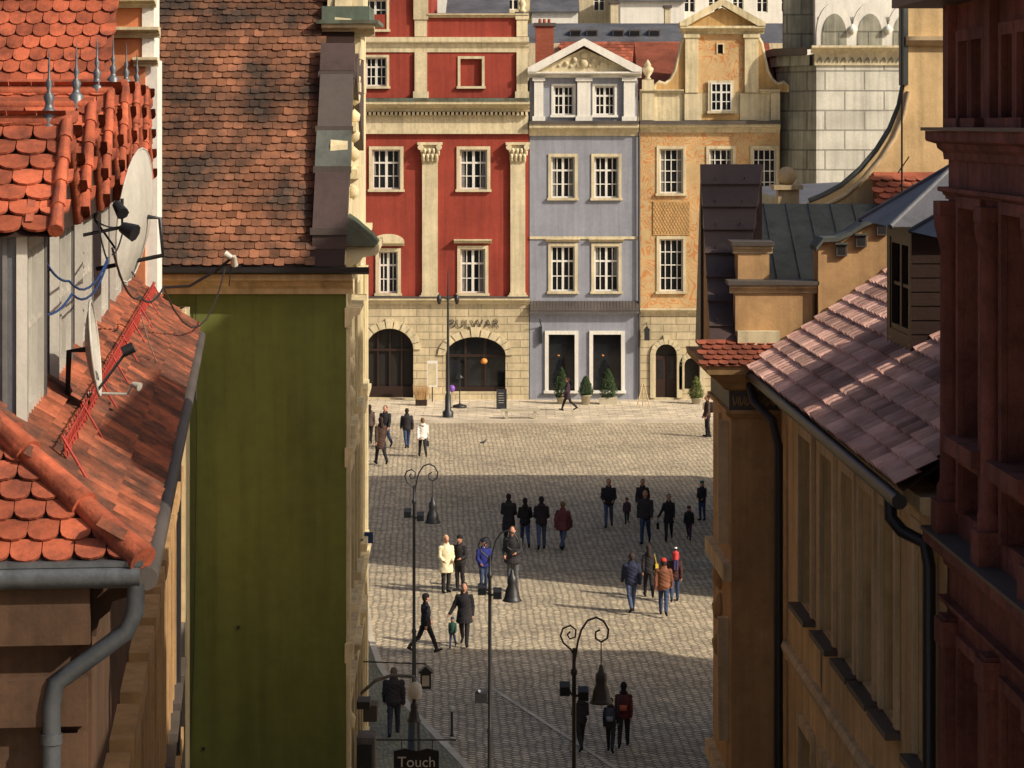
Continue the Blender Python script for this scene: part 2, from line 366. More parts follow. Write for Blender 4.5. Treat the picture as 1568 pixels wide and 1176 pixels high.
for u0,u1 in ((545,552),(635,654),(791,808)):
    A.box('pilasters','cream',fx(u0),fx(u1),139.86,140.01,fz(150),fz(80)); A.box('pilasters','cream',fx(u0),fx(u1),139.86,140.01,fz(56),fz(26))
    A.box('pilasters','cream',fx(u0)-.08,fx(u1)+.08,139.8,140.01,fz(150),fz(140))
    A.box('pilasters','cream',fx(u0)-.06,fx(u1)+.06,139.8,140.01,fz(30),fz(24 if u0>700 else -12))
A.cornice('entablature','cream',fx(400),fx(810),140.0,fz(80),fz(57),.3)
A.cornice('entablature','cream',fx(655),fx(810),140.0,fz(27),fz(21),.25)
A.lathe('entablature','cream',[(0,0),(.2,0),(.2,.1),(.1,.2),(.22,.45),(.1,.65),(0,.7)],(fx(800),140.2,fz(18)),10)
A.wall('attic_walls','red',fx(400),fx(660),fz(22)+.001,fz(-90),140.03,[op(557,592,0,45)])
A.window('windows',*op(557,592,0,45),140.25,cols=4,rows=3)
A.surround('window_surrounds','cream',*op(557,592,0,45),140.03,w=.14)
A.box('body','red',fx(400),fx(660),140.5,152,fz(22)+.001,fz(-90))
A.box('body','slate',fx(660),fx(808),140.6,154,fz(22)+.01,fz(22)+.1)
A.prism('roof','slate',[(142.8,fz(20)),(147,fz(-10)),(154,fz(-10)),(154,fz(20))],'x',fx(680),fx(780))
A.prism('roof','slate',[(139.9,fz(-90)),(146,fz(-200)),(152,fz(-90))],'x',fx(400),fx(665))
gops=[op(560,633,503,609,1.15),op(682,774,516,600,1.0)]
A.wall('ground_floor','rust',fx(400),fx(810),0.1,fz(458),139.95,gops,depth=.5)
A.cornice('ground_floor','cream',fx(400),fx(811),139.95,fz(466),fz(456),.35)
A.box('ground_floor','lead',fx(400),fx(811),139.58,139.97,fz(456)+.002,fz(453.5))
for gi,(a,b,c,d,r) in enumerate(gops):
    xc=(a+b)/2; K=11; rw=(b-a)/2
    for i in range(K):
        t0=math.pi*i/K+.02; t1=math.pi*(i+1)/K-.02; w=.42 if i!=K//2 else .55
        P=lambda t,e:(xc-(rw+e)*math.cos(t),d-r+(r+e)*math.sin(t))
        A.prism('arch_stones','cream',[P(t0,.02),P(t1,.02),P(t1,w),P(t0,w)],'y',139.86-.02*(i%2),139.96)
    A.quad('shopfront','glass' if gi else 'dark',(a,140.42,c),(b,140.42,c),(b,140.42,d),(a,140.42,d))
    n=4 if gi==0 else 3
    for i in range(n+1):
        x=a+(b-a)*i/n; A.box('shopfront','wood',x-.05,x+.05,140.3,140.41,c,d)
    A.box('shopfront','wood',a,b,140.29,140.405,d-r-.1,d-r+.04); A.box('shopfront','wood',a,b,140.28,140.405,c,c+(.25 if gi else .6))
A.lathe('shopfront','amber',[(0,0),(.13,.03),(.2,.15),(.14,.28),(0,.32)],(fx(741),140.2,fz(558)),12); A.tube('shopfront','iron',[(fx(741),140.2,fz(548)),(fx(741),140.2,fz(518))],.015)
pa=A.finish()
text_obj('lettering','BULWAR',.66,(fx(726),139.9,fz(496)),'iron',pa,.012,0,-.012,1.05)
# --- B blue-grey house
B_=Asm('grey_blue_tenement_house')
L0,R0=fx(811),fx(977)
B_.box('body','blue',L0,R0,140.5,153,0,fz(118))
rows=[op(844,880,240,303),op(910,947,240,303),op(844,880,377,446),op(910,947,377,446)]
B_.wall('walls','blue',L0,R0,fz(470),fz(205),140,rows)
for o in rows:
    B_.window('windows',*o[:4],140.22,cols=4,rows=3,fw=.08,mw=.05,cur=True); B_.surround('window_surrounds','cream',*o[:4],140,w=.16,out=.06)
for i in (2,3):
    o=rows[i]; B_.cornice('window_surrounds','cream',o[0]-.3,o[1]+.3,140,o[3]+.24,o[3]+.42,.25)
B_.box('trim','cream',L0,R0,139.93,139.99,fz(366),fz(362)); 
B_.cornice('top_cornice','cream',L0-.02,R0+.03,140,fz(208),fz(190),.5); B_.box('top_cornice','lead',L0-.02,R0+.03,139.42,140.5,fz(190)+.002,fz(185))
B_.tube('downpipe','lead',[(R0+.06,139.85,fz(200)),(R0+.06,139.85,.3)],.06)
B_.tube('flag_holder','iron',[(fx(829),139.9,fz(500)),(fx(826),139.5,fz(488))],.03); B_.box('flag_holder','iron',fx(826),fx(830),139.75,139.95,fz(525),fz(500))
aops=[op(848,878,132,176),op(911,941,132,176)]
B_.wall('attic','blue',L0,R0,fz(185),fz(118),140.02,aops)
for o in aops: B_.window('windows',*o[:4],140.22,cols=4,rows=3,fw=.08,mw=.05); B_.surround('window_surrounds','white',*o[:4],140.02,w=.13,out=.06)
for u0,u1 in ((818,832),(884,904),(955,972)):
    B_.box('attic','white',fx(u0),fx(u1),139.78,140.01,fz(178),fz(124)); B_.box('attic','white',fx(u0)-.1,fx(u1)+.1,139.7,140.01,fz(185),fz(178)); B_.box('attic','white',fx(u0)-.1,fx(u1)+.1,139.7,140.01,fz(124),fz(119))
B_.cornice('pediment','white',fx(808),fx(982),140,fz(119),fz(110),.55)
xa,xb,xm=fx(808),fx(982),fx(894); zb,zt=fz(110),fz(66)
B_.prism('pediment','cream',[(xa+.4,zb),(xb-.4,zb),(xm,zt-.3)],'y',139.85,140.4)
for s_ in (xa,xb): B_.prism('pediment','white',[(s_,zb),(s_,zb+.22),(xm,zt+.25),(xm,zt-.15),(s_+(xm-s_)*.16,zb)],'y',139.4+(.003 if s_==xa else 0),140.4)
for (dx,dz,r) in ((0,.75,.22),(-.5,.5,.16),(.5,.5,.16),(-.95,.3,.14),(.95,.3,.14),(0,.3,.26),(-1.35,.18,.09),(1.35,.18,.09),(-.3,.2,.12),(.3,.2,.12),(-.7,.15,.1),(.7,.15,.1)):
    B_.lathe('pediment','cream',[(0,-r),(r*.7,-r*.7),(r,0),(r*.7,r*.7),(0,r)],(xm+dx,139.85,zb+.15+dz),8)
B_.prism('roof','btile',[(xa+.2,zb),(xb-.2,zb),(xm,zt)],'y',140.41,152)
sops=[op(840,880,512,598),op(908,951,512,598)]
B_.wall('shop_wall','blue',L0,R0,.1,fz(470),139.96,sops,depth=.35)
for o in sops:
    B_.surround('shopfront','white',*o[:4],139.96,w=.2,out=.1); B_.window('shopfront',*o[:4],140.25,cols=1,rows=1,fw=.06,fm='wood')
    B_.tube('shopfront','amber',[(o[0]+.5,140.1,o[2]+1.9),(o[0]+.6,140.1,o[2]+1.87)],.04)
B_.cornice('shop_cornice','blue',L0,R0+.02,139.96,fz(482),fz(476),.4)
B_.prism('shop_cornice','lead',[(139.5,fz(476)+.002),(139.5,fz(474)),(139.95,fz(461)),(139.95,fz(476)+.002)],'x',L0,R0+.02)
for i in range(34):
    x=L0+i*.172+.05; B_.prism('shop_cornice','lead',[(139.48,fz(474)),(139.93,fz(461)+.03),(139.95,fz(461)),(139.5,fz(474)-.02)],'x',x,x+.03)
B_.finish()
# --- C ochre house
C=Asm('ochre_tenement_house'); L0,R0=fx(979.5),fx(1194)
C.box('body','ochreplain',L0,R0,140.5,153,0,fz(185))
rows=[op(1010,1046,228,296),op(1086,1122,228,296),op(1153,1188,228,296),op(1010,1046,366,446),op(1086,1122,366,446),op(1153,1188,366,446)]
C.wall('walls','ochre',L0,R0,fz(472),fz(203),140,rows)
for o in rows: C.window('windows',*o[:4],140.22,cols=4,rows=4,fw=.08,mw=.05,mid=False,cur=True); C.surround('window_surrounds','cream',*o[:4],140,w=.16,out=.06)
C.box('walls','ochreplain',fx(1000),fx(1056),139.95,139.99,fz(360),fz(308))
for i in range(-8,13):
    z0,z1=fz(358),fz(310); h=z1-z0
    for sg in (1,-1):
        xa=fx(1001)+i*.17; xb=xa+h*.55
        if sg<0: xa,xb=xb,xa
        lo,hi=fx(1001),fx(1055)
        t0,t1=0,1; bad=False
        for lim,s2 in ((lo,1),(hi,-1)):
            d0=(xa-lim)*s2; d1=(xb-lim)*s2
            if d0<0 and d1<0: bad=True; break
            if d0<0: t0=max(t0,d0/(d0-d1))
            elif d1<0: t1=min(t1,d0/(d0-d1))
        if bad or t1<=t0+.01: continue
        C.tube('walls','tan2',[(xa+(xb-xa)*t,139.945,z0+h*t) for t in (t0,t1)],.016,4)
C.cornice('top_cornice','cream',L0,R0,140,fz(203),fz(190),.4); C.box('top_cornice','lead',L0,R0,139.5,140.6,fz(190)+.002,fz(185))
C.box('gable','creamlit',L0,R0,140.0,140.6,fz(185)+.001,fz(141))
for u0,u1 in ((983,1002),(1048,1074),(1133,1160),(1180,1194)): C.box('gable','cream',fx(u0),fx(u1),139.85,139.999,fz(184),fz(143))
C.cornice('gable','cream',L0,fx(1047),139.95,fz(143),fz(137),.2); C.cornice('gable','cream',fx(1162),R0,139.95,fz(143),fz(137),.2)
gw=[op(1088,1120,127,170),op(1099,1107,68,82)]
C.wall('gable','ochre',fx(1050),fx(1160),fz(142),fz(48),139.98,[gw[1],(gw[0][0],gw[0][1],fz(142),gw[0][3])])
C.box('gable','ochreplain',fx(1074),fx(1133),139.9,139.999,fz(184),gw[0][2]-.15)
C.window('windows',*gw[0],139.85,cols=4,rows=3,fw=.07,mw=.045); C.surround('window_surrounds','cream',*gw[0],139.9,w=.14,out=.08)
C.quad('windows','dark',*[(x,140.2,z) for x,z in ((gw[1][0],gw[1][2]),(gw[1][1],gw[1][2]),(gw[1][1],gw[1][3]),(gw[1][0],gw[1][3]))]); C.surround('window_surrounds','cream',*gw[1],139.98,w=.07,out=.05,sill=False)
C.box('gable','ochreplain',fx(1052),fx(1158),140.3,140.9,fz(142),fz(40))
for u0,u1 in ((1049,1069),(1140,1161)):
    C.box('gable','creamlit',fx(u0),fx(u1),139.8,139.975,fz(142),fz(58)); C.box('gable','creamlit',fx(u0)-.08,fx(u1)+.08,139.74,139.975,fz(58),fz(52))
C.cornice('pediment','creamlit',fx(1041),fx(1170),140,fz(52),fz(40),.5)
xa,xb,xm=fx(1040),fx(1171),fx(1105); zb,zt=fz(40),fz(6)
C.prism('pediment','ochreplain',[(xa+.3,zb),(xb-.3,zb),(xm,zt-.2)],'y',139.85,140.6)
for s_ in (xa,xb): C.prism('pediment','creamlit',[(s_,zb),(s_,zb+.2),(xm,zt+.28),(xm,zt-.1),(s_+(xm-s_)*.18,zb)],'y',139.45+(.003 if s_==xa else 0),140.6)
vol=[(1004,141),(1003,132),(1010,126),(1019,129),(1028,122),(1035,108),(1040,86),(1044,66),(1050,56),(1050,141)]
for mir in (0,1):
    pts=[(fx(u if not mir else 2*1105-u),fz(v)) for u,v in vol]
    C.prism('gable','ochreplain',pts,'y',140.0,140.5)
    C.tube('gable','creamlit',[(p[0],140.1,p[1]) for p in pts[:-1]],.12,6)
C.box('gable','cream',fx(992)-.32,fx(992)+.32,139.8,140.4,fz(137),fz(122))
C.lathe('urn','cream',[(.12,0),(.2,.05),(.1,.15),(.3,.45),(.33,.6),(.15,.75),(.2,.8),(.08,1.0),(0,1.1)],(fx(992),140.1,fz(122)),12)
dop=[op(1004,1036,527,609,.55),op(1048,1071,548,596,.4),op(1150,1185,527,609,.55)]
C.wall('ground_floor','rust',L0,R0,.1,fz(472),139.96,dop,depth=.4)
C.cornice('ground_floor','cream',L0,R0,139.96,fz(480),fz(472),.3)
for k,(a,b,c,d,r) in enumerate(dop):
    C.quad('door','dark' ,(a,140.3,c),(b,140.3,c),(b,140.3,d),(a,140.3,d))
    xc=(a+b)/2
    if k!=1:
        C.box('door','wood',a,xc-.02,140.2,140.29,c,d-r-.1); C.box('door','wood',xc+.02,b,140.2,140.29,c,d-r-.1)
        for q in (a+.12,xc+.14): C.box('door','glass',q,q+.28,140.18,140.199,c+1.0,d-r-.3)
    K=9;rw=(b-a)/2
    for i in range(K):
        t0=math.pi*i/K+.02;t1=math.pi*(i+1)/K-.02; e=.3 if i!=K//2 else .5
        P=lambda t,q:(xc-(rw+q)*math.cos(t),d-r+(r+q)*math.sin(t))
        C.prism('door_surround','cream',[P(t0,.01),P(t1,.01),P(t1,e),P(t0,e)],'y',139.85,139.97)
    for xx in (a-.3,b+.02): C.box('door_surround','cream',xx,xx+.28,139.85,139.97,c,d-r)
C.box('lantern','iron',fx(990)-.14,fx(990)+.14,139.4,139.7,fz(520),fz(505)); C.prism('lantern','iron',[(fx(990)-.2,fz(505)),(fx(990)+.2,fz(505)),(fx(990),fz(498))],'y',139.4,139.7); C.tube('lantern','iron',[(fx(990),139.55,fz(498)),(fx(990),139.95,fz(494))],.02)
C.prism('roof','btile',[(140.6,fz(150)),(146,fz(60)),(153,fz(150))],'x',L0,R0)
C.finish()
# --- D pale ashlar house with scrolled attic
Dh=Asm('pale_ashlar_house')
d0=137.5; xl,xr=X(1250,d0),X(1400,d0)+4; zt=Z(100,d0)
Dh.box('walls','ashlar',xl+.002,xr,d0,d0+12,0,zt)
Dh.prism('walls','ashlarg',[(xl,d0+.02),(X(1194,141),141),(X(1194,141),150),(xl,150)],'z',0,zt-.002)  # shadowed left face, its shade put into the colour
Dh.box('frieze','cream',xl-.1,xr,d0-.1,d0+12,zt,Z(82,d0)); 
for i in range(14):
    x=xl+.2+i*.42; Dh.tube('frieze','ashlarg',[(x-.14,d0-.11,zt+.18),(x,d0-.15,zt+.42),(x+.14,d0-.11,zt+.18)],.05,5)
Dh.cornice('frieze','cream',xl-.3,xr,d0-.05,Z(82,d0),Z(70,d0),.6)
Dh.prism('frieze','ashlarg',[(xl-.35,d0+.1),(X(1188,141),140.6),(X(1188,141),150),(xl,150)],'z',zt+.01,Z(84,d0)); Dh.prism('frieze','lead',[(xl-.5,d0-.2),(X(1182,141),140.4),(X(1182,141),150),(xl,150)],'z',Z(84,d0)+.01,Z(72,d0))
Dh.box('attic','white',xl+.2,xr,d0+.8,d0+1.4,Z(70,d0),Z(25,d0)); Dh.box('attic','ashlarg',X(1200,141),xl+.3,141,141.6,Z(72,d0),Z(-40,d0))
for k in range(3):
    xc=xl+1.0+k*1.9; pts=[(xc-.95,Z(70,d0))]+[(xc-.95*math.cos(math.pi*i/12),Z(50,d0)+1.6*math.sin(math.pi*i/12)) for i in range(13)]+[(xc+.95,Z(70,d0))]
    Dh.prism('attic','white',pts,'y',d0+.3+k*.01,d0+.9)
    Dh.prism('attic','ashlarg',[(xc+(p[0]-xc)*.68,Z(70,d0)+(p[1]-Z(70,d0))*.75) for p in pts],'y',d0+.25+k*.01,d0+.5)
    Dh.lathe('attic','white',[(0,-.3),(.3,0),(0,.3)],(xc+.95,d0+.2,Z(45,d0)),8)
Dh.box('attic','white',xl+.2,xr,d0+2.2,d0+3,Z(70,d0),Z(-60,d0))
Dh.finish()
# ---------------------------------------------------------------- background roofs
K_=Asm('background_tenement_house')
K_.box('walls','cream',fx(700),fx(1250),156,170,0,Z(66,156))
K_.tiles('roof','btile',(X(860,153),153.2,Z(118,153)),(1,0,0),(0,1,.75),7.2,3.4,.28,.3,'flat')
K_.prism('roof','btile',[(153.2,Z(118,153)),(155.8,Z(118,153)+1.95),(158,Z(118,153))],'x',X(860,153),X(1060,153))
K_.prism('roof','slate',[(156,Z(66,156)),(160,Z(66,156)+1.35),(170,Z(66,156))],'x',fx(690),fx(1260))
for u in (790,880,905,945,970,1000):
    K_.box('skylight','lead',X(u,158)-.3,X(u,158)+.4,157.3,158.4,Z(56,158),Z(46,158)); K_.box('skylight','glass',X(u,158)-.22,X(u,158)+.32,157.28,157.3,Z(55,158),Z(48,158))
K_.finish()
ch=Asm('brick_chimney'); ch.box('stack','brick',X(820,147),X(848,147),147,148,10,Z(40,147)); ch.box('cap','lead',X(817,147),X(851,147),146.9,148.1,Z(40,147),Z(35,147))
for u in (827,834,841): ch.lathe('cap','btile',[(.1,0),(.08,.25)],(X(u,147),147.5,Z(35,147)),8)
ch.finish()
for u,v0,v1,w in ((790,60,22,10),(935,40,5,12),(1018,50,12,9)):
    ch=Asm('rendered_chimney'); ch.box('stack','cream',X(u,164),X(u+w,164),164,165,16,Z(v1,164)); ch.box('cap','lead',X(u-2,164),X(u+w+2,164),163.9,165.1,Z(v1,164),Z(v1-4,164)); ch.finish()
Bk=Asm('distant_tenement_house')
for (u0,u1,vt,mt,d) in ((640,760,-60,'white',176),(756,815,-80,'creamlit',180),(815,885,18,'white',172),(885,950,-70,'cream',182),(950,1048,2,'white',175),(1000,1260,-60,'white',184),(800,1000,-90,'cream',195)):
    ww=[]
    x0,x1=X(u0,d),X(u1,d); n=max(1,int((x1-x0)/1.7))
    for i in range(n):
        for zr in (17.5,20.3,23):
            if zr+1.4<Z(vt,d)-.2: ww.append((x0+(i+.5)*(x1-x0)/n-.4,x0+(i+.5)*(x1-x0)/n+.4,zr,zr+1.4))
    Bk.wall('walls',mt,x0,x1,5,Z(vt,d),d,ww); 
    for o in ww: Bk.window('windows',*o,d+.2,cols=2,rows=2)
    Bk.box('walls',mt,x0,x1,d+.4,d+9,0,Z(vt,d))
    Bk.prism('roof','slate' if mt!='cream' else 'btile',[(d-.3,Z(vt,d)),(d+4.5,Z(vt,d)+2),(d+9,Z(vt,d))],'x',x0-.1,x1+.1)
Bk.finish()
# ---------------------------------------------------------------- J green-walled house
J=Asm('green_gable_house')
jd=37.0; ez=Z(405,jd); jr=X(530,jd)
J.prism('walls','greenwall',[(-8,jd),(jr-.003,jd),(jr-.05,jd+.25),(jr-.27,46.2),(-8,46.2)],'z',0,ez-.12)
for (u,v) in ((312,1146),(365,960)): J.box('walls','iron',X(u,jd)-.02,X(u,jd)+.02,jd-.03,jd-.002,Z(v,jd)-.02,Z(v,jd)+.02)
J.cornice('eaves_board','tantrim',-8,jr+.1,jd,ez-.42,ez-.1,.3)
J.prism('gutter','iron',[(jd-.46+.0,ez-.02),(jd-.45,ez-.09),(jd-.38,ez-.12),(jd-.31,ez-.09),(jd-.3,ez-.02)],'x',-8,jr+.35)
O=Vector((-6.2,jd-.36,ez))
J.quad('roof_deck','wood',(-8,jd-.36,ez-.01),(jr-.0,jd-.36,ez-.01),(jr,jd+3.6,ez+3.96*1.45-.01),(-8,jd+3.6,ez+3.96*1.45-.01))
J.quad('roof_deck','wood',(-8,46.4,ez-.01),(jr-.25,46.4,ez-.01),(jr-.25,jd+3.6,ez+3.96*1.45-.01),(-8,jd+3.6,ez+3.96*1.45-.01))
J.tiles('roof_tiles','jtile',O,(1,0,0),(0,1,1.45),6.2+jr-.42,6.8,.145,.13,'flat',jit=.016,tf=lambda i,j:min(1,max(0,random.gauss(.66-.016*j,.22)))*(1 if random.random()>.06 else 1.5))
def roofz(y): return ez+(y-(jd-.36))*1.45
seg=[(0.0,.75,'firewall'),(.75,1.25,'greysheet'),(1.25,1.95,'lead'),(1.95,2.3,'firewall')]
xL,xR=jr-.47,jr+.02
for i,(a,b,mt) in enumerate(seg):
    ya,yb=jd-.2+a*.8,jd-.2+b*.8
    J.prism('parapet',mt,[(ya,roofz(ya)+.0),(ya,roofz(ya)+.26+.02*i),(yb,roofz(yb)+.26+.02*i),(yb,roofz(yb)-.1)],'x',xL-.01*(i%2),xR+.01*(i%2))
    J.box('parapet','lead',xL-.03,xR+.03,ya-.03,ya+.02,roofz(ya)+.2,roofz(ya)+.3)
yc=jd+1.75; zc=Z(130,yc)
pts=[(yc-.1,zc)]+[(yc+.25-.4*math.cos(math.pi*i/10),zc+.1+.38*math.sin(math.pi*i/10)) for i in range(0,6)]+[(yc+1.6,zc+.48),(yc+1.6,zc-1)]
J.prism('parapet','firewall',pts,'x',xL-.06,xR+.04,True)
J.box('parapet','creamlit',xL+.03,xR+.06,yc+.35,yc+1.6,zc+.4,Z(42,yc)); J.cornice('parapet','creamlit',xL-.02,xR+.28,yc+.35,Z(55,yc),Z(36,yc),.25)
J.box('parapet','copper',xL-.1,xR+.34,yc+.05,yc+1.7,Z(36,yc)+.002,Z(30,yc)); J.box('parapet','copper',xL-.03,xR+.2,yc+.3,yc+1.7,Z(30,yc)+.003,Z(8,yc)); J.box('parapet','creamlit',xL+.05,xR+.1,yc+.4,yc+1.7,Z(8,yc)+.001,Z(-90,yc))
J.M=Matrix.Translation((jr,jd,0))@Matrix(((-.026,-1,0,0),(1,-.026,0,0),(0,0,1,0),(0,0,0,1)))
fo=[]
for fl in (1.0,4.6,8.0,10.6):
    for k in range(3): fo.append((1.0+k*2.7,2.1+k*2.7,fl,fl+1.9))
J.wall('street_facade','creamlit',0,9.2,0,ez,0,fo,depth=.2)
for o in fo:
    J.window('windows',*o,.18,cols=2,rows=3); J.surround('window_surrounds','creamlit',*o,0,w=.16,out=.04,head=.2,ho=.09)
J.prism('street_facade','creamlit',[(0,ez),(9.2,ez),(9.2,ez+5.8),(2.6,ez+5.8),(1.9,ez+3.0),(.6,ez+1.7),(.2,ez+.6)],'y',-.0,.25)
for z in (3.9,7.3,10.1): J.cornice('street_facade','creamlit',-.02,9.2,0,z,z+.28,.1)
J.cornice('street_facade','creamlit',-.02,3,0,ez-.9,ez-.62,.2)
J.cornice('street_facade','creamlit',.1,3.5,0,ez-.1,ez+.25,.45); J.cornice('street_facade','creamlit',3.5,9.2,0,ez-.1,ez+.25,.12)
J.prism('copper_cap','copper',[(-.42,ez+.26),(.5,ez+.26),(.5,ez+.5),(.1,ez+.72),(-.1,ez+.58),(-.33,ez+.36)],'x',.0,1.5)
for i in range(5): J.prism('copper_cap','copper',[(-.45,ez+.28),(.5,ez+.28),(.5,ez+.55),(.1,ez+.76),(-.12,ez+.61),(-.36,ez+.4)],'x',.1+i*.3,.13+i*.3)
for k,(z,w) in enumerate(((ez+1.2,.12),(ez+1.9,.09),(ez+2.5,.13),(ez+3.1,.1),(ez+3.7,.15))):
    J.box('street_facade','creamlit',1.2+.4*k,5.2,-w,-.0,z,z+.14)
for i in range(10):
    z=ez+1+.28*i; J.lathe('ornament','creamlit',[(0,-.12),(.08,-.06),(.09,.04),(0,.12)],(1.5+.12*i,-.05,z),7)
for zz in (ez-1.2,ez-1.5,ez-1.9,5.4,6.4): J.lathe('ornament','creamlit',[(0,-.18),(.07,-.1),(.09,.04),(0,.16)],(.4,-.04,zz),7)
J.box('street_facade','creamlit',.06,.42,-.05,-.002,0,ez-.92); J.box('street_facade','creamlit',8.5,9.1,-.05,-.002,0,ez-.5)
J.M=Matrix.Identity(4)
J.tube('cable','iron',[(X(300,jd),jd-.03,Z(450,jd)),(X(301,jd),jd-.03,Z(700,jd)),(X(297,jd),jd-.03,Z(1000,jd)),(X(290,jd),jd-.03,Z(1176,jd))],.006,5)
J.box('ac_unit','greypaint',jr+.03,jr+.3,39,39.5,Z(1176,39)-.3,Z(1130,39)); J.box('ac_unit','iron',jr+.03,jr+.26,38.98,38.999,Z(1176,39)-.2,Z(1140,39))
J.box('ac_unit','lead',jr+.0,jr+.22,41.2,41.6,Z(1110,41),Z(1085,41)); J.box('ac_unit','iron',jr+.0,jr+.2,39.5,39.9,Z(1075,40),Z(1064,40))
J.finish()
fl=Asm('flood_light'); p=(X(355,36.3),36.3,Z(395,36.3))
fl.tube('arm','iron',[(X(250,36.4),36.4,Z(440,36.4)),(X(290,36.4),36.4,Z(438,36.4)),(X(330,36.4),36.35,Z(415,36.4)),p],.02); fl.tube('head','whiteplastic',[(p[0]-.1,p[1],p[2]+.06),(p[0]+.0,p[1],p[2])],[.055,.035]); fl.tube('head','whiteplastic',[(p[0]+.04,p[1],p[2]-.1),(p[0]+.04,p[1]-.1,p[2]+.03)],[.05,.03]); fl.tube('arm','iron',[p,(p[0]-.05,36.4,p[2]-.4)],.008,5); fl.finish()
# ---------------------------------------------------------------- K orange house behind left row
K2=Asm('orange_gable_house'); kd=33.3
K2.box('walls','orangewall',X(160,kd),X(222,kd),kd,kd+.5,12,18.5); K2.box('walls','orangewall',X(120,kd)-3,X(160,kd),kd+2.5,kd+3,12,18.5)
K2.box('walls','white',X(222,kd),X(240,kd),kd+.05,kd+.5,11,Z(92,kd)); K2.box('walls','white',X(218,kd),X(236,kd),kd-.03,kd+.5,Z(92,kd)+.001,18.5)
K2.cornice('cornice','creamlit',X(158,kd),X(246,kd),kd-.03,Z(58,kd),Z(42,kd),.2); K2.cornice('cornice','creamlit',X(205,kd),X(243,kd),kd-.03,Z(102,kd),Z(88,kd),.12)
K2.cornice('cornice','creamlit',X(158,kd),X(240,kd),kd-.03,Z(12,kd),Z(-2,kd),.2)
K2.box('walls','tan2',-8,-4.66,kd+.6,36.9,0,12.4); K2.box('walls','creamlit',-4.72,-4.6,36.4,36.92,0,12.4)
for i in range(3): K2.box('window_trim','greypaint',-4.66,-4.6,kd+.9+i*.9,kd+1.3+i*.9,3,8)
K2.tiles('roof_tiles','orange',(-9.5,30.8,13.6),(1,0,0),(0,1,1.45),9.5+X(160,31)-.15,7,.21,.19,'scallop')
K2.quad('roof_deck','btile',(-9.5,30.8,13.55),(X(160,31)-.13,30.8,13.55),(X(160,31)-.13,34.8,19.35),(-9.5,34.8,19.35))
K2.finish()
# ---------------------------------------------------------------- L left row with dormers
sx_=-1.8/17.5; n_=math.hypot(1,sx_)
ML=Matrix.Translation((-2.23,15.5,0))@Matrix(((sx_/n_,-1/n_,0,0),(1/n_,sx_/n_,0,0),(0,0,1,0),(0,0,0,1)))
Lh=Asm('dormered_tenement_house',ML); EZ=12.38; SLP=.75
Lh.box('walls','brown',.3,17.5,.32,6,0,EZ-.1); Lh.box('front_wall','brown',.22,.3,.3,6,0,EZ-.1)
Lh.cornice('eaves','brown',.3,17.5,.32,EZ-.5,EZ-.12,.28)
for k in range(11):
    a=1.2+k*1.5
    for z0 in (8.3,5.0,1.8):
        Lh.box('window_surrounds','tan2',a,a+.12,.2,.318,z0,z0+2.2); Lh.box('window_surrounds','tan2',a+.85,a+.97,.2,.318,z0,z0+2.2)
        Lh.box('windows','glass',a+.14,a+.83,.28,.317,z0+.1,z0+2.1); Lh.box('window_surrounds','tan2',a-.08,a+1.05,.15,.318,z0+2.2,z0+2.4); Lh.box('window_surrounds','lead',a-.08,a+1.05,.12,.318,z0-.12,z0-.02)
Lh.box('front_wall','brown',.1,.219,.32,6,EZ-1.0,EZ-.72) ; Lh.box('front_wall','brown',.05,.218,.3,6,EZ-.5,EZ-.1); Lh.box('front_wall','brown',.14,.219,.32,.6,0,EZ-1.05)
for (y0_,y1_,z0_,z1_) in ((.8,2.4,10.9,11.0),(.8,2.4,8.6,8.7),(.8,.9,8.7,10.9)): Lh.box('front_wall','brown',.17,.219,y0_,y1_,z0_,z1_)
Lh.quad('roof_deck','wood',(0,0,EZ-.01),(17.6,0,EZ-.01),(17.6,4.5,EZ+4.5*SLP-.01),(4.5,4.5,EZ+4.5*SLP-.01))
Lh.add('roof_deck','wood',[(0,0,EZ-.01),(4.5,4.5,EZ+4.5*SLP-.01),(0,6,EZ-.01)],[(0,1,2)])
Lh.quad('roof_deck','wood',(4.5,4.5,EZ+4.5*SLP-.01),(17.6,4.5,EZ+4.5*SLP-.01),(17.6,8.5,EZ),(4.5,8.5,EZ))
q=math.hypot(1,SLP)
Lh.tiles('roof_tiles','ltile',(0,0,EZ),(1,0,0),(0,1,SLP),17.6,4.4,.2,.3,'pan',clip=lambda u,v:u>v/q-.02)
Lh.tiles('hip_tiles','orange',(0,6,EZ),(0,-1,0),(1,0,SLP),6,2.2,.19,.17,'scallop',clip=lambda u,v:v/q<6-u+.02)
hp=[Vector((t,t,EZ+t*SLP+.03)) for t in np.linspace(-.02,4.4,13)]
for a,b in zip(hp,hp[1:]): Lh.tube('hip_ridge','orange',[a,a.lerp(b,.12),b],[.095,.09,.07],12)
Lh.tube('gutter','zinc',[(0,6,EZ-.08),(0,.0,EZ-.08)],.075,10); Lh.tube('gutter','lead',[(-.02,-.04,EZ-.1),(9,-.05,EZ-.09),(17.6,-.05,EZ-.08)],.07,10)
Lh.box('gutter','zinc',-.05,.12,-.02,6,EZ-.02,EZ+.012)
Lh.tube('downpipe','zinc',[(.0,.02,EZ-.12),(.01,.03,EZ-.3),(.03,.08,EZ-.42),(.08,.4,EZ-.66),(.1,.5,EZ-.73),(.1,.53,EZ-.87),(.1,.53,5)],.055,12)
for z in (EZ-1.1,9.5): Lh.tube('downpipe','zinc',[(.1,.53,z),(.1,.53,z+.06)],.066,12)
Lh.tube('downpipe','iron',[(15.8,-.02,EZ-.15),(15.8,.2,EZ-.6),(15.8,.22,2)],.06,8)
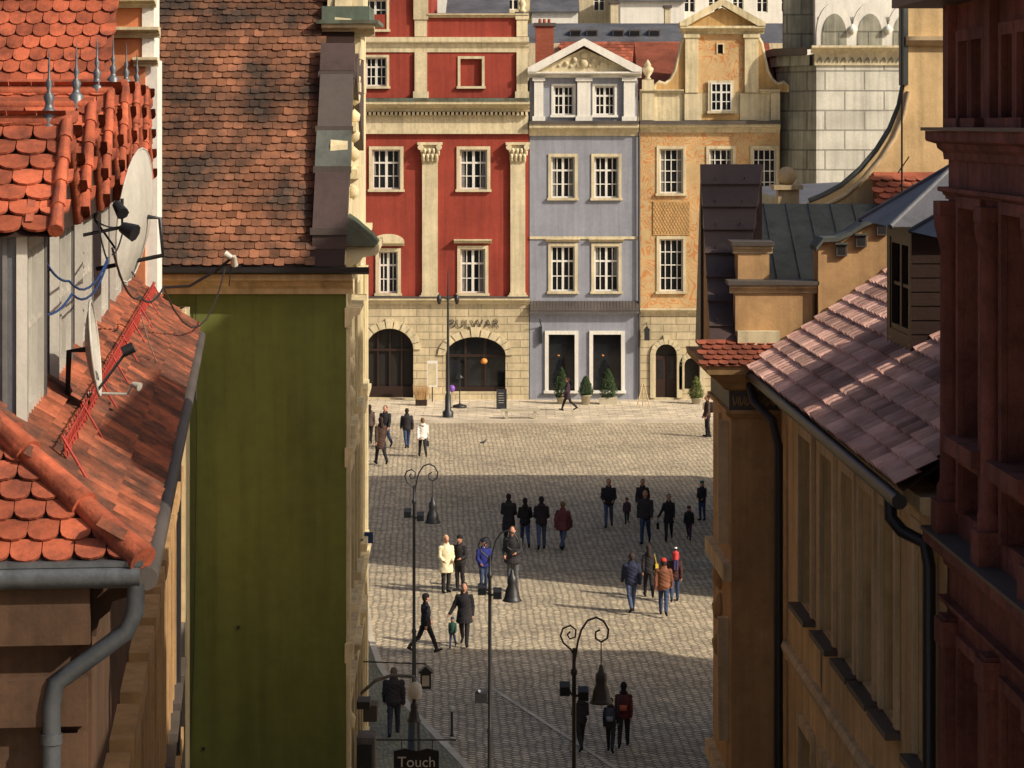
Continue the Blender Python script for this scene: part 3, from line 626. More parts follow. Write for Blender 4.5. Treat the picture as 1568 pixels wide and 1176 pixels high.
for k in range(6):
    s0=1.3+k*2.85; w=1.75; y0=.78; zb=EZ+y0*SLP-.05; ze=14.38; zr=[15.02,15.16,15.3,15.4,15.42,15.42][k]; m=s0+w/2
    Lh.wall('dormer_walls','greypaint',s0,s0+w,zb,ze,y0,[(s0+.15,s0+w-.15,zb+.15,ze-.12)],depth=.1)
    Lh.window('dormer_windows',s0+.15,s0+w-.15,zb+.15,ze-.12,y0+.08,cols=3,rows=2,fw=.08,fm='whiteplastic')
    for sx in (s0,s0+w):
        Lh.prism('dormer_walls','slate',[(y0,zb),(y0,ze),(3.4,ze),(3.4,zb+1.9)],'x',sx-.02,sx+.02)
    for j in range(3): Lh.box('dormer_walls','greypaint',s0-.035,s0-.021,y0+.12+j*.45,y0+.15+j*.45,zb+.2,ze)
    Lh.box('dormer_walls','whiteplastic',s0-.04,s0-.021,y0-.01,y0+.06,zb,ze)
    Lh.prism('dormer_walls','btile',[(s0-.1,ze),(s0+w+.1,ze),(m,zr-.05)],'y',y0-.05,y0+.0)
    run=w/2+.16; rise=zr-ze+.08; yl=3.3; yf=y0-.2
    Lh.tiles('dormer_roof','orange',(s0-.16,yl,ze-.08),(0,-1,0),(run,0,rise),yl-yf,math.hypot(run,rise),.2,.17,'scallop')
    Lh.tiles('dormer_roof','orange',(s0+w+.16,yf,ze-.08),(0,1,0),(-run,0,rise),yl-yf,math.hypot(run,rise),.2,.17,'scallop')
    Lh.prism('dormer_roof','wood',[(s0-.14,ze-.1),(s0+w+.14,ze-.1),(m,zr-.02)],'y',yf+.02,yl)
    for a,b in ((s0-.17,m),(s0+w+.17,m)):
        for i in range(5):
            t0,t1=i/5,(i+1)/5.0
            p0=Vector((a+(b-a)*t0,yf,ze-.06+rise*t0));p1=Vector((a+(b-a)*t1,yf,ze-.06+rise*t1)); Lh.tube('dormer_roof','orange',[p0,p1],[.052,.04],8)
    Lh.tube('dormer_roof','orange',[(m,yf-.02,zr+.0),(m,yl,zr+.0)],.06,10)
    Lh.lathe('finials','zinc',[(.06,-.1),(.06,.05),(.035,.07),(.025,.1),(.04,.15),(.012,.19),(.026,.24),(.009,.28),(.009,.36),(0,.5)],(m,yf+.12,zr+.02),10)
zz=lambda y:EZ+y*SLP
for i in range(66):
    s=1.0+i*.25; Lh.tube('snow_guard','redsteel',[(s,.5,zz(.5)+.07),(s+.125,.53,zz(.53)+.24),(s+.25,.5,zz(.5)+.07)],.006,4)
for h in (.08,.16,.24): Lh.tube('snow_guard','redsteel',[(1,.51,zz(.51)+h),(17.4,.51,zz(.51)+h)],.007,5)
for i in range(9): Lh.tube('snow_guard','redsteel',[(1+i*2,.34,zz(.34)+.05),(1+i*2,.53,zz(.53)+.24)],.009,5)
Lh.finish()
def dish(d,u,v,dia,face,arm=1):
    A=Asm('satellite_dish'); c=Vector((X(u,d),d,Z(v,d))); r=dia/2
    fx_=Vector(face).normalized(); W=(Vector((0,0,1))-fx_*fx_.z).normalized(); U=W.cross(fx_)
    n=24; rings=6; vs=[]
    for k in range(rings+1):
        rr=r*k/rings; dz=.1*dia*(k/rings)**2
        for j in range(n):
            a=2*math.pi*j/n; vs.append(c+fx_*dz+U*rr*math.cos(a)+W*rr*math.sin(a))
    A.add('reflector','whiteplastic',vs,[(k*n+j,k*n+(j+1)%n,(k+1)*n+(j+1)%n,(k+1)*n+j) for k in range(rings) for j in range(n)],True)
    A.tube('reflector','whiteplastic',vs[-n:]+[vs[-n]],.01,6)
    A.tube('feed_arm','iron',[c+fx_*.05-W*r*.9,c+fx_*dia*.42-W*.05],.012,6); A.tube('feed_arm','iron',[c+fx_*dia*.38-W*.05,c+fx_*dia*.5-W*.02],.04)
    A.tube('mount','iron',[c,c-fx_*.12,c-fx_*.14+Vector((0,.05,-.35)),(c.x-.5,c.y+.1,c.z-.5)],.022,7)
    A.finish()
dish(24.5,226,332,1.28,(-.995,.09,.12)); dish(19,131,535,.7,(.99,.09,.1))
cb=Asm('cable_run')
def cable(pts,r,mat):
    P=[Vector((X(u,d),d,Z(v,d))) for u,v,d in pts]; out=[]
    for a,b in zip(P,P[1:]):
        L=(b-a).length
        for t in np.linspace(0,1,9)[:-1]: out.append(a.lerp(b,float(t))-Vector((0,0,.12*L*4*t*(1-t)*.5)))
    out.append(P[-1]); cb.tube('cables',mat,out,r,5)
cable([(62,385,18.5),(105,430,19.5),(165,395,22)],.01,'bluecable'); cable([(62,480,18.5),(110,450,19.5),(165,400,22)],.01,'bluecable')
cable([(165,400,22),(150,340,22.5),(190,345,23),(172,390,22)],.008,'iron'); cable([(172,380,22),(215,455,24.5),(250,440,26),(345,410,36)],.011,'iron'); cable([(130,640,19),(200,720,19.5),(240,750,19)],.006,'iron'); cable([(215,480,24),(270,580,27),(285,600,30)],.005,'whiteplastic')
cb.finish(True)
sl_=Asm('spot_light'); p=Vector((X(187,22.5),22.5,Z(348,22.5))); sl_.tube('head','iron',[p,p+Vector((.12,-.05,-.05))],[.05,.08]); sl_.tube('head','iron',[p+Vector((-.05,0,.2)),p+Vector((.02,-.1,.12))],[.04,.06]); sl_.tube('bracket','iron',[p+Vector((-.5,0,-.1)),p,p+Vector((0,0,.25))],.016); sl_.finish()
sl_=Asm('spot_light'); p=Vector((X(290,29.5),29.5,Z(597,29.5))); sl_.box('head','iron',p.x-.06,p.x+.08,p.y-.06,p.y+.06,p.z-.12,p.z+.1); sl_.tube('bracket','iron',[p,p+Vector((-.25,0,.15))],.02); sl_.finish()
sl_=Asm('spot_light'); p=Vector((X(203,20),20,Z(588,20))); sl_.tube('head','whiteplastic',[p,p+Vector((.06,-.03,-.02))],[.02,.035]); sl_.tube('bracket','whiteplastic',[(X(135,20),20,Z(602,20)),(X(195,20),20,Z(603,20)),p],.011); sl_.finish()
# ---------------------------------------------------------------- right side
MG=Matrix.Translation((4.13-.0288*31,31,0))@Matrix(((.0288,1,0,0),(-1,.0288,0,0),(0,0,1,0),(0,0,0,1)))
G=Asm('tan_tenement_house',MG)
gz=12.0
dw=[(1.7,2.6),(3.35,4.15),(4.8,5.5),(5.9,6.65),(7.1,7.8),(8.8,9.55)]
go=[]
for a,b in dw:
    for z0 in (9.6,6.3,3.0): go.append((a,b,z0,z0+1.9))
G.wall('walls','tan',-.05,10.05,0,gz,0,go,depth=.22)
G.box('body','tan',0,10.05,.4,6,0,gz)
for o in go:
    G.window('windows',*o,.2,cols=2,rows=3,fw=.06,cur=True); G.surround('window_surrounds','tantrim',*o,0,w=.13,out=.045,sill=False)
    G.box('window_surrounds','lead',o[0]-.15,o[1]+.15,-.14,-.003,o[2]-.09,o[2]-.03); 
G.cornice('eaves','tantrim',-.05,10.05,0,gz-.4,gz-.02,.22); 
for zz_ in (8.75,5.5): G.mould('eaves','tantrim',-.05,10.05,0,[(.05,zz_),(.08,zz_+.1),(.05,zz_+.16)])
G.prism('walls','wood',[(3.12,9.0),(3.15,9.8),(3.2,10.9),(3.24,10.2),(3.26,9.6),(3.22,8.9)],'y',-.004,-.001); G.prism('walls','lead',[(4.55,7.6),(4.68,7.95),(4.62,8.1),(4.75,7.5),(4.66,7.2)],'y',-.004,-.001)
G.tube('gutter','iron',[(-.3,-.38,gz+.0),(10.0,-.38,gz-.06)],.065,10)
G.quad('roof_deck','wood',(-.1,-.36,gz+.03),(-.1,4,gz+.03+4.36*.68),(10.05,4,gz+.03+4.36*.68),(10.05,-.36,gz+.03)); G.quad('roof_deck','btile',(-.1,8,gz+.03),(-.1,4,gz+.03+4.36*.68),(10.05,4,gz+.03+4.36*.68),(10.05,8,gz+.03))
def shadow_plaid(i,j):  # column tone bands, plus tile shadows painted in as dark rows
    a=(i%6)<3; b=(j%3)<2
    return min(1,max(0,(.92 if a else .5)-(0 if b else .38)+random.uniform(-.1,.1)))
G.tiles('roof_tiles','gtile',(-.1,-.38,gz+.04),(1,0,0),(0,1,.68),10.1,5.2,.215,.2,'pan',tf=shadow_plaid)
G.tube('downpipe','iron',[(-.2,-.38,gz),(.15,-.36,gz-.3),(.35,-.16,gz-.5),(.42,-.1,gz-.8),(.42,-.1,0)],.055,10)
G.tube('downpipe','iron',[(9.55,-.38,gz-.05),(9.6,-.38,gz-.25),(9.68,-.3,gz-.35),(9.85,-.14,gz-.42),(9.9,-.12,gz-.6),(9.9,-.12,0)],.055,10)
for k,s0 in enumerate((4.1,7.0)):
    w=1.35; y0=.55; zb=gz+.04+.9*.68; ze=14.0
    G.wall('dormer_walls','wood',s0,s0+w,zb,ze,y0,[(s0+.15,s0+w-.15,zb+.25,ze-.15)],depth=.1); G.window('dormer_windows',s0+.15,s0+w-.15,zb+.25,ze-.15,y0+.08,cols=2,rows=2,fw=.06,fm='wood')
    for sx in (s0,s0+w): G.prism('dormer_walls','wood',[(y0,zb-.2),(y0,ze),(3,ze),(3,zb+1.4)],'x',sx-.02,sx+.02)
    m=s0+w/2; zr=ze+.62; e=.25
    fl_=(s0-e,y0-e,ze);fr_=(s0+w+e,y0-e,ze);rf=(m,y0+.6,zr);rb=(m,4,zr);bl=(s0-e,4,ze);brr=(s0+w+e,4,ze)
    G.add('dormer_roof','slate',[fl_,fr_,rf,rb,bl,brr],[(0,1,2),(1,5,3,2),(0,2,3,4),(0,4,5,1)])
    for a,b in ((fl_,rf),(fr_,rf),(rf,rb)): G.tube('dormer_roof','slate',[a,b],.03,6)
    for t in (.25,.5,.75):
        yy=y0+.6+(4-y0-.6)*t*.5
        G.tube('dormer_roof','slate',[(s0+w+e,yy,ze+.01),(m,yy,zr+.01)],.015,5)
    for zz_ in np.arange(zb,ze,.14): G.box('dormer_walls','wood',s0+w+.021,s0+w+.03,y0,2.4,zz_,zz_+.11)
G.finish()
Mv=Asm('chimney_wall'); md=31.25
pts=[(1253,560),(1253,378),(1262,368),(1280,368),(1300,360),(1320,347),(1345,337),(1372,332),(1372,560)]
Mv.prism('masonry','tan2',[(X(u,md),Z(v,md)) for u,v in pts],'y',md,md+.5)
cp=[(1249,378),(1260,364),(1282,363),(1300,355),(1320,342),(1345,331),(1376,326)]
for a,b in zip(cp,cp[1:]): Mv.prism('coping','greysheet',[(X(a[0],md),Z(a[1],md)),(X(b[0],md),Z(b[1],md)),(X(b[0],md),Z(b[1],md)-.05),(X(a[0],md),Z(a[1],md)-.05)],'y',md-.08,md+.6)
for u,v in ((1288,383),(1318,369),(1350,351)):
    x,z=X(u,md),Z(v,md); Mv.box('vents','lead',x-.065,x+.065,md-.06,md-.002,z-.07,z+.07); Mv.box('vents','dark',x-.045,x+.045,md-.064,md-.061,z-.05,z+.05); Mv.box('vents','greysheet',x-.08,x+.08,md-.09,md-.002,z+.071,z+.09)
Mv.finish()
H=Asm('apricot_corner_house'); hd=31.2; hx0,hx1=X(1120,hd),X(1203,hd)
cz=Z(640,hd); ct=Z(560,hd)
H.prism('walls','tan2',[(hx0,hd),(hx1+2.2,hd),(hx1+2.2,33.3),(X(1092,33.3),33.3)],'z',0,cz)
stk=[(cz,.02,'t'),(cz+.06,.07,'t'),(cz+.1,.07,'t'),(cz+.1,.03,'t'),(cz+.33,.03,'g'),(cz+.36,.1,'t'),(cz+.42,.14,'t'),(cz+.55,.3,'t'),(ct,.33,'t')]
for (za,ea,_),(zb,eb,gt) in zip(stk,stk[1:]):
    vs=[]
    for z,e in ((za,ea),(zb+1e-4,eb)):
        vs+=[(hx0-e,hd-e,z),(hx1+.3,hd-e,z),(hx1+.3,33.5,z),(X(1092,33.3)-e,33.3+e,z)]
    H.add('cornice','lead' if gt=='g' else 'tan2',vs,[(0,1,5,4),(1,2,6,5),(2,3,7,6),(3,0,4,7)])
H.prism('cornice','tan2',[(hx0-.33,hd-.33),(hx1+.3,hd-.33),(hx1+.3,33.5),(X(1092,33.3)-.33,33.6)],'z',ct,ct+.03)
for i in range(8):
    x=hx0+.05+i*.08; zq=cz+.2
    H.tube('frieze_ornament','ochreplain',[(x-.035,hd-.036,zq+.06),(x-.02,hd-.042,zq-.05),(x,hd-.042,zq-.02),(x+.02,hd-.042,zq+.07),(x+.035,hd-.036,zq-.04)],.008,4)
for z in (ct-2.6,ct-5.2,ct-5.8): H.prism('string_course','tantrim',[(hx0-.1,hd-.06),(hx0+.0,hd-.06),(hx0,33.3),(X(1092,33.3)-.1,33.4)],'z',z,z+.2)
for z in (ct-2.2,ct-4.6): 
    for yy in (31.5,32.3): H.box('window_surrounds','tantrim',X(1106,yy)-.05,X(1106,yy)+.2,yy,yy+.12,z,z+1.5)
for v in (880,930,985): 
    H.lathe('ornament','tan2',[(0,-.2),(.08,-.1),(.1,.05),(0,.2)],(X(1102,32.3),32.3,Z(v,32.3)),8)
H.tiles('skirt_roof','btile',(hx0-.36,hd-.36,ct+.03),(1,0,0),(0,1,.62),1.05,.45,.12,.1,'scallop')
H.quad('skirt_roof','btile',(hx0-.36,hd-.36,ct+.031),(hx1+.3,hd-.36,ct+.031),(hx1+.3,hd+.1,ct+.31),(hx0-.36,hd+.1,ct+.31))
steps=8
za,zb=Z(540,31.3),Z(252,33.6); ya,yb=31.15,33.6
for i in range(steps):
    t0,t1=i/steps,(i+1)/steps
    y0,y1=ya+(yb-ya)*t0,ya+(yb-ya)*t1; z0,z1=za+(zb-za)*t0,za+(zb-za)*t1
    xl_=lambda t:X(1088-16*t,31.2+2.4*t); xr_=lambda t:X(1128+40*t,31.2+2.4*t)
    o_=.035
    vs=[(xl_(t0),y0,z0+o_),(xr_(t0),y0,z0+o_),(xr_(t1),y1,z1+.005),(xl_(t1),y1,z1+.005),(xl_(t0),y0,z0-.02),(xr_(t0),y0,z0-.02),(xl_(t1),y1,z1-.2),(xr_(t1),y1,z1-.2)]
    H.add('firewall_capping','firewall',vs,[(0,1,2,3),(4,5,1,0),(4,0,3,6),(1,5,7,2)])
    H.tube('firewall_capping','firewall',[(xl_(t0)-.01,y0-.005,z0+o_),(xr_(t0)+.01,y0-.005,z0+o_)],.014,6)
    for t in (.25,.75): 
        xx=xl_(t0)+(xr_(t0)-xl_(t0))*t; H.tube('firewall_capping','lead',[(xx,y0+.05,z0+o_+.06),(xx,y0+.05,z0+o_+.09)],.012,5)
H.prism('firewall','tan2',[(ya+.02,ct),(ya+.02,za-.03),(yb,zb-.08),(yb,ct)],'x',X(1092,32),X(1125,32))
H.prism('rear_slope','firewall',[(33.61,ct),(33.61,zb-.01),(34.6,ct)],'x',X(1073,33.6),X(1167,33.6))
H.prism('sheet_roof','greysheet',[(33.0,12.3),(33.0,Z(440,33)),(35,Z(312,35)),(37,12.3)],'x',X(1160,33.6),X(1345,35))
for k in range(5): 
    x=X(1180,34)+k*.3; H.prism('sheet_roof','greysheet',[(32.99,Z(440,33)),(32.99,Z(440,33)+.02),(35,Z(312,35)+.02),(35,Z(312,35))],'x',x,x+.015)
H.finish()
c1=Asm('rendered_chimney'); cd=31.7
c1.box('stack','tan2',X(1130,cd),X(1178,cd),cd,cd+.5,12.2,Z(385,cd)); c1.cornice('cap','tantrim',X(1122,cd),X(1183,cd),cd,Z(388,cd),Z(376,cd),.06); c1.box('cap','lead',X(1120,cd),X(1185,cd),cd-.09,cd+.6,Z(376,cd)+.001,Z(370,cd)); c1.finish()
c2=Asm('parapet_chimney'); cd=31.35
c2.box('stack','tan2',X(1126,cd),X(1244,cd),cd,cd+.3,12,Z(445,cd)); c2.cornice('cap','tantrim',X(1117,cd),X(1251,cd),cd,Z(449,cd),Z(436,cd),.07); c2.box('cap','lead',X(1114,cd),X(1253,cd),cd-.1,cd+.36,Z(436,cd)+.001,Z(430,cd))
c2.box('stack','creamlit',X(1128,cd),X(1192,cd),cd-.16,cd-.002,12,Z(506,cd)); c2.prism('cap','lead',[(X(1192,cd),Z(520,cd)),(X(1248,cd),Z(492,cd)),(X(1262,cd),Z(500,cd)),(X(1262,cd),Z(535,cd)),(X(1192,cd),Z(545,cd))],'y',cd-.3,cd-.003); c2.finish()
bf=Asm('stone_ball_finial'); bd=36.5
bf.lathe('ball','tantrim',[(0,.0),(.08,.01),(.13,.08),(.13,.16),(.08,.24),(0,.26)],(X(1205,bd),bd,Z(283,bd)),16); bf.box('pedestal','tantrim',X(1190,bd),X(1222,bd),bd-.15,bd+.15,12,Z(290,bd)); bf.box('pedestal','tantrim',X(1183,bd),X(1227,bd),bd-.22,bd+.22,Z(290,bd),Z(283,bd)); bf.finish()
# E swept gable
E=Asm('yellow_swept_gable_house'); ed=35.5
cur=[(1240,312),(1262,303),(1290,288),(1320,262),(1345,232),(1365,200),(1379,165),(1386,130)]
E.prism('gable','tan',[(X(u,ed),Z(v,ed)) for u,v in cur]+[(X(1386,ed),19),(9,19),(9,10),(X(1240,ed),10)],'y',ed,ed+.4)
E.box('body','tan',6.8,9,ed+.42,38,0,18.8); E.box('body','tan',X(1290,ed),9,ed+.42,41,0,13.2)
E.tube('coping','greysheet',[(X(u,ed),ed+.1,Z(v,ed)+.03) for u,v in cur],.045,8); E.tube('coping','tantrim',[(X(u+5,ed),ed-.02,Z(v+10,ed)) for u,v in cur],.035,6)
E.mould('gable','tantrim',X(1386,ed),9,ed,[(.05,Z(70,ed)),(.12,Z(62,ed)),(.12,Z(56,ed))])
E.box('coping','greysheet',X(1383,ed),X(1390,ed),ed-.05,ed+.4,Z(130,ed),19)
E.prism('lean_to_roof','btile',[(34.2,13.6),(ed-.003,14.35),(ed-.003,13.5),(34.2,13.5)],'x',X(1345,35),X(1345,35)+1.6)
E.tiles('lean_to_roof','btile',(X(1345,35),34.2,13.61),(1,0,0),(0,1,.58),1.6,1.3,.16,.15,'scallop')
E.finish()
mast=Asm('antenna_mast'); mast.tube('mast','iron',[(X(1381,33),33,13),(X(1381,33),33,16.9)],.012,6); mast.tube('mast','iron',[(X(1375,33),33,Z(265,33)),(X(1392,33),33,Z(240,33))],.008,5); mast.finish()
# F red-brown house
MF=Matrix.Translation((4.13-.0288*20.9,20.9,0))@Matrix(((.0288,1,0,0),(-1,.0288,0,0),(0,0,1,0),(0,0,0,1)))
Fh=Asm('red_brown_tenement_house',MF)
fops=[]
for k in range(4):
    a=.62+k*1.55
    fops+=[(a,a+.36,15.05,15.65),(a+.5,a+.86,15.05,15.65),(a,a+.75,12.55,14.35),(a,a+.75,11.95,12.35),(a,a+.75,8.6,10.9),(a,a+.75,4.6,7.4)]
Fh.wall('walls','brownred',0,6.2,0,18,0,fops,depth=.25)
Fh.box('body','brownred',.05,6.2,.42,7,0,18)
Fh.quad('body','brownred',(0,0,0),(0,7,0),(0,7,18),(0,0,18))
for o in fops: Fh.window('windows',*o,.22,cols=1 if o[1]-o[0]<.5 else 2,rows=1 if o[3]-o[2]<.5 else 3,fw=.06,fm='wood'); Fh.surround('window_surrounds','brownred',*o,0,w=.09,out=.05,sill=o[3]-o[2]>.5)
for (a,b,o_) in ((14.72,14.95,.18),(14.4,14.5,.08),(11.45,11.72,.2),(11.1,11.2,.08),(7.8,8.1,.2),(16.2,16.5,.25)):
    Fh.cornice('string_courses','brownred',-.06,6.2,0,a,b,o_)
for b in (14.95,11.72,8.1): Fh.box('string_courses','lead',-.1,6.2,-.21,-.0,b+.002,b+.03)
Fh.box('coping','firewall',-.35,6.2,-.4,7,Z(10,20.9)+.0,Z(10,20.9)+.2)
for k in range(5):
    c=.22+k*1.55
    Fh.lathe('half_columns','brownred',[(.1,0),(.1,.12),(.075,.16),(.07,2.0),(.09,2.08),(.12,2.2),(.12,2.28)],(c,-.04,12.0),12)
    Fh.box('half_columns','brownred',c-.14,c+.14,-.16,-.002,11.75,12.0); Fh.box('half_columns','brownred',c-.14,c+.14,-.14,-.002,14.28,14.39)
    Fh.box('pilasters','brownred',c-.13,c+.13,-.1,-.002,8.13,11.08); Fh.box('pilasters','brownred',c-.12,c+.12,-.09,-.002,3,7.78); Fh.box('pilasters','brownred',c-.1,c+.1,-.07,-.002,14.98,16.15)
    Fh.box('pilasters','brownred',c-.16,c+.16,-.13,-.002,10.85,11.05); Fh.box('pilasters','brownred',c-.16,c+.16,-.14,-.002,8.13,8.4)
Fh.finish()
def house(name,x0,x1,y0,y1,h,rh,mat,rm='slate'):  # builds the unseen shadow-casting blocks in house form
    A=Asm(name); A.box('body',mat,x0+.4,x1,y0+.4,y1,0,h)
    n=max(1,int((x1-x0)/2.2)); ops=[(x0+(i+.5)*(x1-x0)/n-.5,x0+(i+.5)*(x1-x0)/n+.5,z,z+1.7) for i in range(n) for z in np.arange(1.2,h-2,3.1)]
    A.wall('walls',mat,x0,x1,0,h,y0,ops)
    for o in ops: A.window('windows',*o,y0+.25,cols=2,rows=3); A.surround('window_surrounds','cream',*o,y0)
    A.M=Matrix.Translation((x0,y1,0))@Matrix(((0,1,0,0),(-1,0,0,0),(0,0,1,0),(0,0,0,1)))
    n=max(1,int((y1-y0)/2.2)); ops=[((i+.5)*(y1-y0)/n-.5,(i+.5)*(y1-y0)/n+.5,z,z+1.7) for i in range(n) for z in np.arange(1.2,h-2,3.1)]
    A.wall('walls',mat,0,y1-y0,0,h,0,ops)
    for o in ops: A.window('windows',*o,.25,cols=2,rows=3); A.surround('window_surrounds','cream',*o,0)
    A.M=Matrix.Identity(4)
    e=.2
    A.box('eaves','cream',x0-e,x1+e,y0-e,y1+e,h,h+.15)
    xm=(x0+x1)/2
    A.prism('roof',rm,[(x0-e,h+.15),(x1+e,h+.15),(xm,h+.15+rh)],'y',y0-e,y1+e); A.finish()
house('plaza_shadow_house',7,20,54,64.5,12.3,.5,'ochreplain')  # hidden block added to shadow the near part of the plaza
house('plaza_shadow_house',9.2,24,80.5,101.2,12.4,.4,'cream')  # hidden block added and sized for the far shadow band
house('shade_tower',10,14,28.2,30.3,22.9,.5,'tan')  # off-frame tower added to keep the green wall in shade
house('brown_shade_block',4.3,10,5,14.5,16.0,.4,'brown')  # off-frame block added to shade the front wall on the left
# ---------------------------------------------------------------- street lamps
def bell(A,c,s=1):
    A.lathe('bell_lamp','iron',[(0,.62*s),(.03*s,.6*s),(.05*s,.5*s),(.09*s,.46*s),(.1*s,.36*s),(.09*s,.3*s),(.13*s,.2*s),(.15*s,.08*s),(.17*s,.03*s),(.2*s,0),(.19*s,-.01*s)],c,16)
    A.lathe('bell_lamp','lamp_glass',[(.17*s,.0),(.12*s,-.03*s),(0,-.045*s)],c,14)
def lamp(d,u,top=7.0,flood=True,fs=1):
    A=Asm('street_lamp'); x=X(u,d)
    A.lathe('post','iron',[(.2,0),(.2,.15),(.16,.2),(.14,.9),(.1,1.0),(.085,1.1),(.055,1.2),(.045,3.0),(.06,3.05),(.038,3.12),(.034,top-.95),(.055,top-.92),(.055,top-.86),(.03,top-.82),(.026,top-.5)],(x,d,0),12)
    c=lambda dx,dz:(x+dx,d,top+dz)
    A.tube('scroll','iron',[c(0,-.62),c(-.05,-.52),c(-.17,-.42),c(-.22,-.3),c(-.18,-.18),c(-.06,-.13),c(.03,-.2),c(.02,-.32),c(-.07,-.35),c(-.11,-.28),c(-.06,-.23)],.017,6)
    A.tube('scroll','iron',[c(0,-.8),c(.03,-.6),c(.06,-.4),c(.12,-.2),c(.22,-.05),c(.36,0),c(.48,-.06),c(.56,-.2),c(.54,-.34),c(.44,-.4),c(.35,-.34),c(.35,-.24),c(.42,-.2)],.018,6)
    A.tube('pendant','iron',[c(.44,-.4),c(.44,-.8)],.01,5); bell(A,c(.44,-1.38))
    if flood:
        for sx in (-1,1):
            q=Vector(c(.1*sx,-1.2-.04*sx))
            A.tube('flood_lights','iron',[c(0,-1.3),tuple(q)],.02,5)
            vs=[q+Vector((a*.085+sx*.05,b*.08,e*.075+b*.03)) for e in (-1,1) for b in (-1,1) for a in (-1,1)]
            A.add('flood_lights','iron',vs,[(0,2,3,1),(4,5,7,6),(0,1,5,4),(2,6,7,3),(0,4,6,2),(1,3,7,5)])
            A.add('flood_lights','glass',[q+Vector((a*.07+sx*.05,-.083,e*.06-.03)) for a,e in ((-1,-1),(1,-1),(1,1),(-1,1))],[(0,1,2,3)])
    A.finish()
lamp(61,634); lamp(51,750); lamp(42,879)
fl2=Asm('street_lamp'); x=X(686,131.5)
fl2.lathe('post','iron',[(.28,.1),(.28,.4),(.16,.5),(.15,1.2),(.09,1.4),(.07,3),(.05,6.0),(.02,7.6)],(x,131.5,0),10)
fl2.tube('arms','iron',[(x-.45,131.5,6.3),(x,131.5,6.1),(x+.45,131.5,6.3)],.03)
for s_ in (-.45,.45): fl2.lathe('lanterns','iron',[(0,.3),(.1,.2),(.13,.0),(.07,-.22),(0,-.24)],(x+s_,131.5,6.1),8)
fl2.finish()
wl=Asm('wall_lamp'); d=43.0; w_=X(548,d)
wl.tube('arm','greypaint',[(w_,d,Z(1095,d)),(X(540,d)+.1,d,Z(1065,d)),(X(575,d),d,Z(1042,d)),(X(600,d),d,Z(1034,d)),(X(634,d),d,Z(1036,d)),(X(636,d),d,Z(1045,d))],.03,8)
wl.lathe('shade','lamp_glass',[(.02,0),(.1,-.06),(.12,-.2),(.1,-.28)],(X(636,d),d,Z(1043,d)),14); bell(wl,(X(634,d),d,Z(1104,d)),.62); wl.finish()
wl=Asm('wall_lantern'); d=44.0; x,z=X(652,d),Z(1040,d)
wl.box('body','iron',x-.09,x+.09,d-.09,d+.09,z-.15,z+.12); wl.prism('body','iron',[(x-.13,z+.12),(x+.13,z+.12),(x,z+.24)],'y',d-.12,d+.12); wl.box('body','lamp_glass',x-.06,x+.06,d-.095,d-.091,z-.1,z+.08); wl.tube('arm','iron',[(X(553,d),d,z+.3),(x,d,z+.26)],.012); wl.finish()
wl=Asm('flood_light'); d=51; x,z=X(738,d),Z(1068,d); wl.box('head','iron',x-.14,x+.1,d-.1,d+.1,z-.09,z+.1); wl.tube('head','iron',[(x-.1,d,z+.1),(x-.05,d-.1,z+.15)],.03); wl.tube('bracket','iron',[(x,d,z),(X(750,d),d,z-.15)],.02); wl.finish()
sg=Asm('hanging_shop_sign'); d=42.0
sg.tube('bracket','iron',[(X(548,d),d,Z(1133,d)),(X(698,d),d,Z(1133,d))],.014,6)
for u in (615,662): sg.tube('bracket','iron',[(X(u,d),d,Z(1133,d)),(X(u,d),d,Z(1148,d))],.008,5)
pts=[(X(603,d),Z(1150,d)),(X(620,d),Z(1146,d)),(X(638,d),Z(1150,d)),(X(655,d),Z(1146,d)),(X(672,d),Z(1150,d)),(X(672,d),Z(1215,d)),(X(603,d),Z(1215,d))]
sg.prism('board','board',pts,'y',d-.02,d+.02); ps=sg.finish(); text_obj('lettering','Touch',.24,(X(638,d),d-.025,Z(1167,d)),'white',ps,.003)
sg=Asm('street_name_sign'); d=44; sg.box('plate','bluecable',X(558,d),X(571,d),d,d+.02,Z(832,d),Z(815,d)); sg.tube('bracket','iron',[(X(545,d),d,Z(822,d)),(X(558,d),d,Z(822,d))],.012); sg.tube('bracket','iron',[(X(545,d)-.02,42,Z(806,d)),(X(560,d),43,Z(812,d))],.02); sg.finish()
bl=Asm('bollard_light'); d=63; x=X(692,d); bl.lathe('post','iron',[(.05,0),(.03,.1),(.025,.55),(.04,.6)],(x,d,.1),10); bl.lathe('globe','lamp_glass',[(.04,.6),(.07,.65),(.06,.72),(0,.76)],(x,d,.1),12); bl.finish()
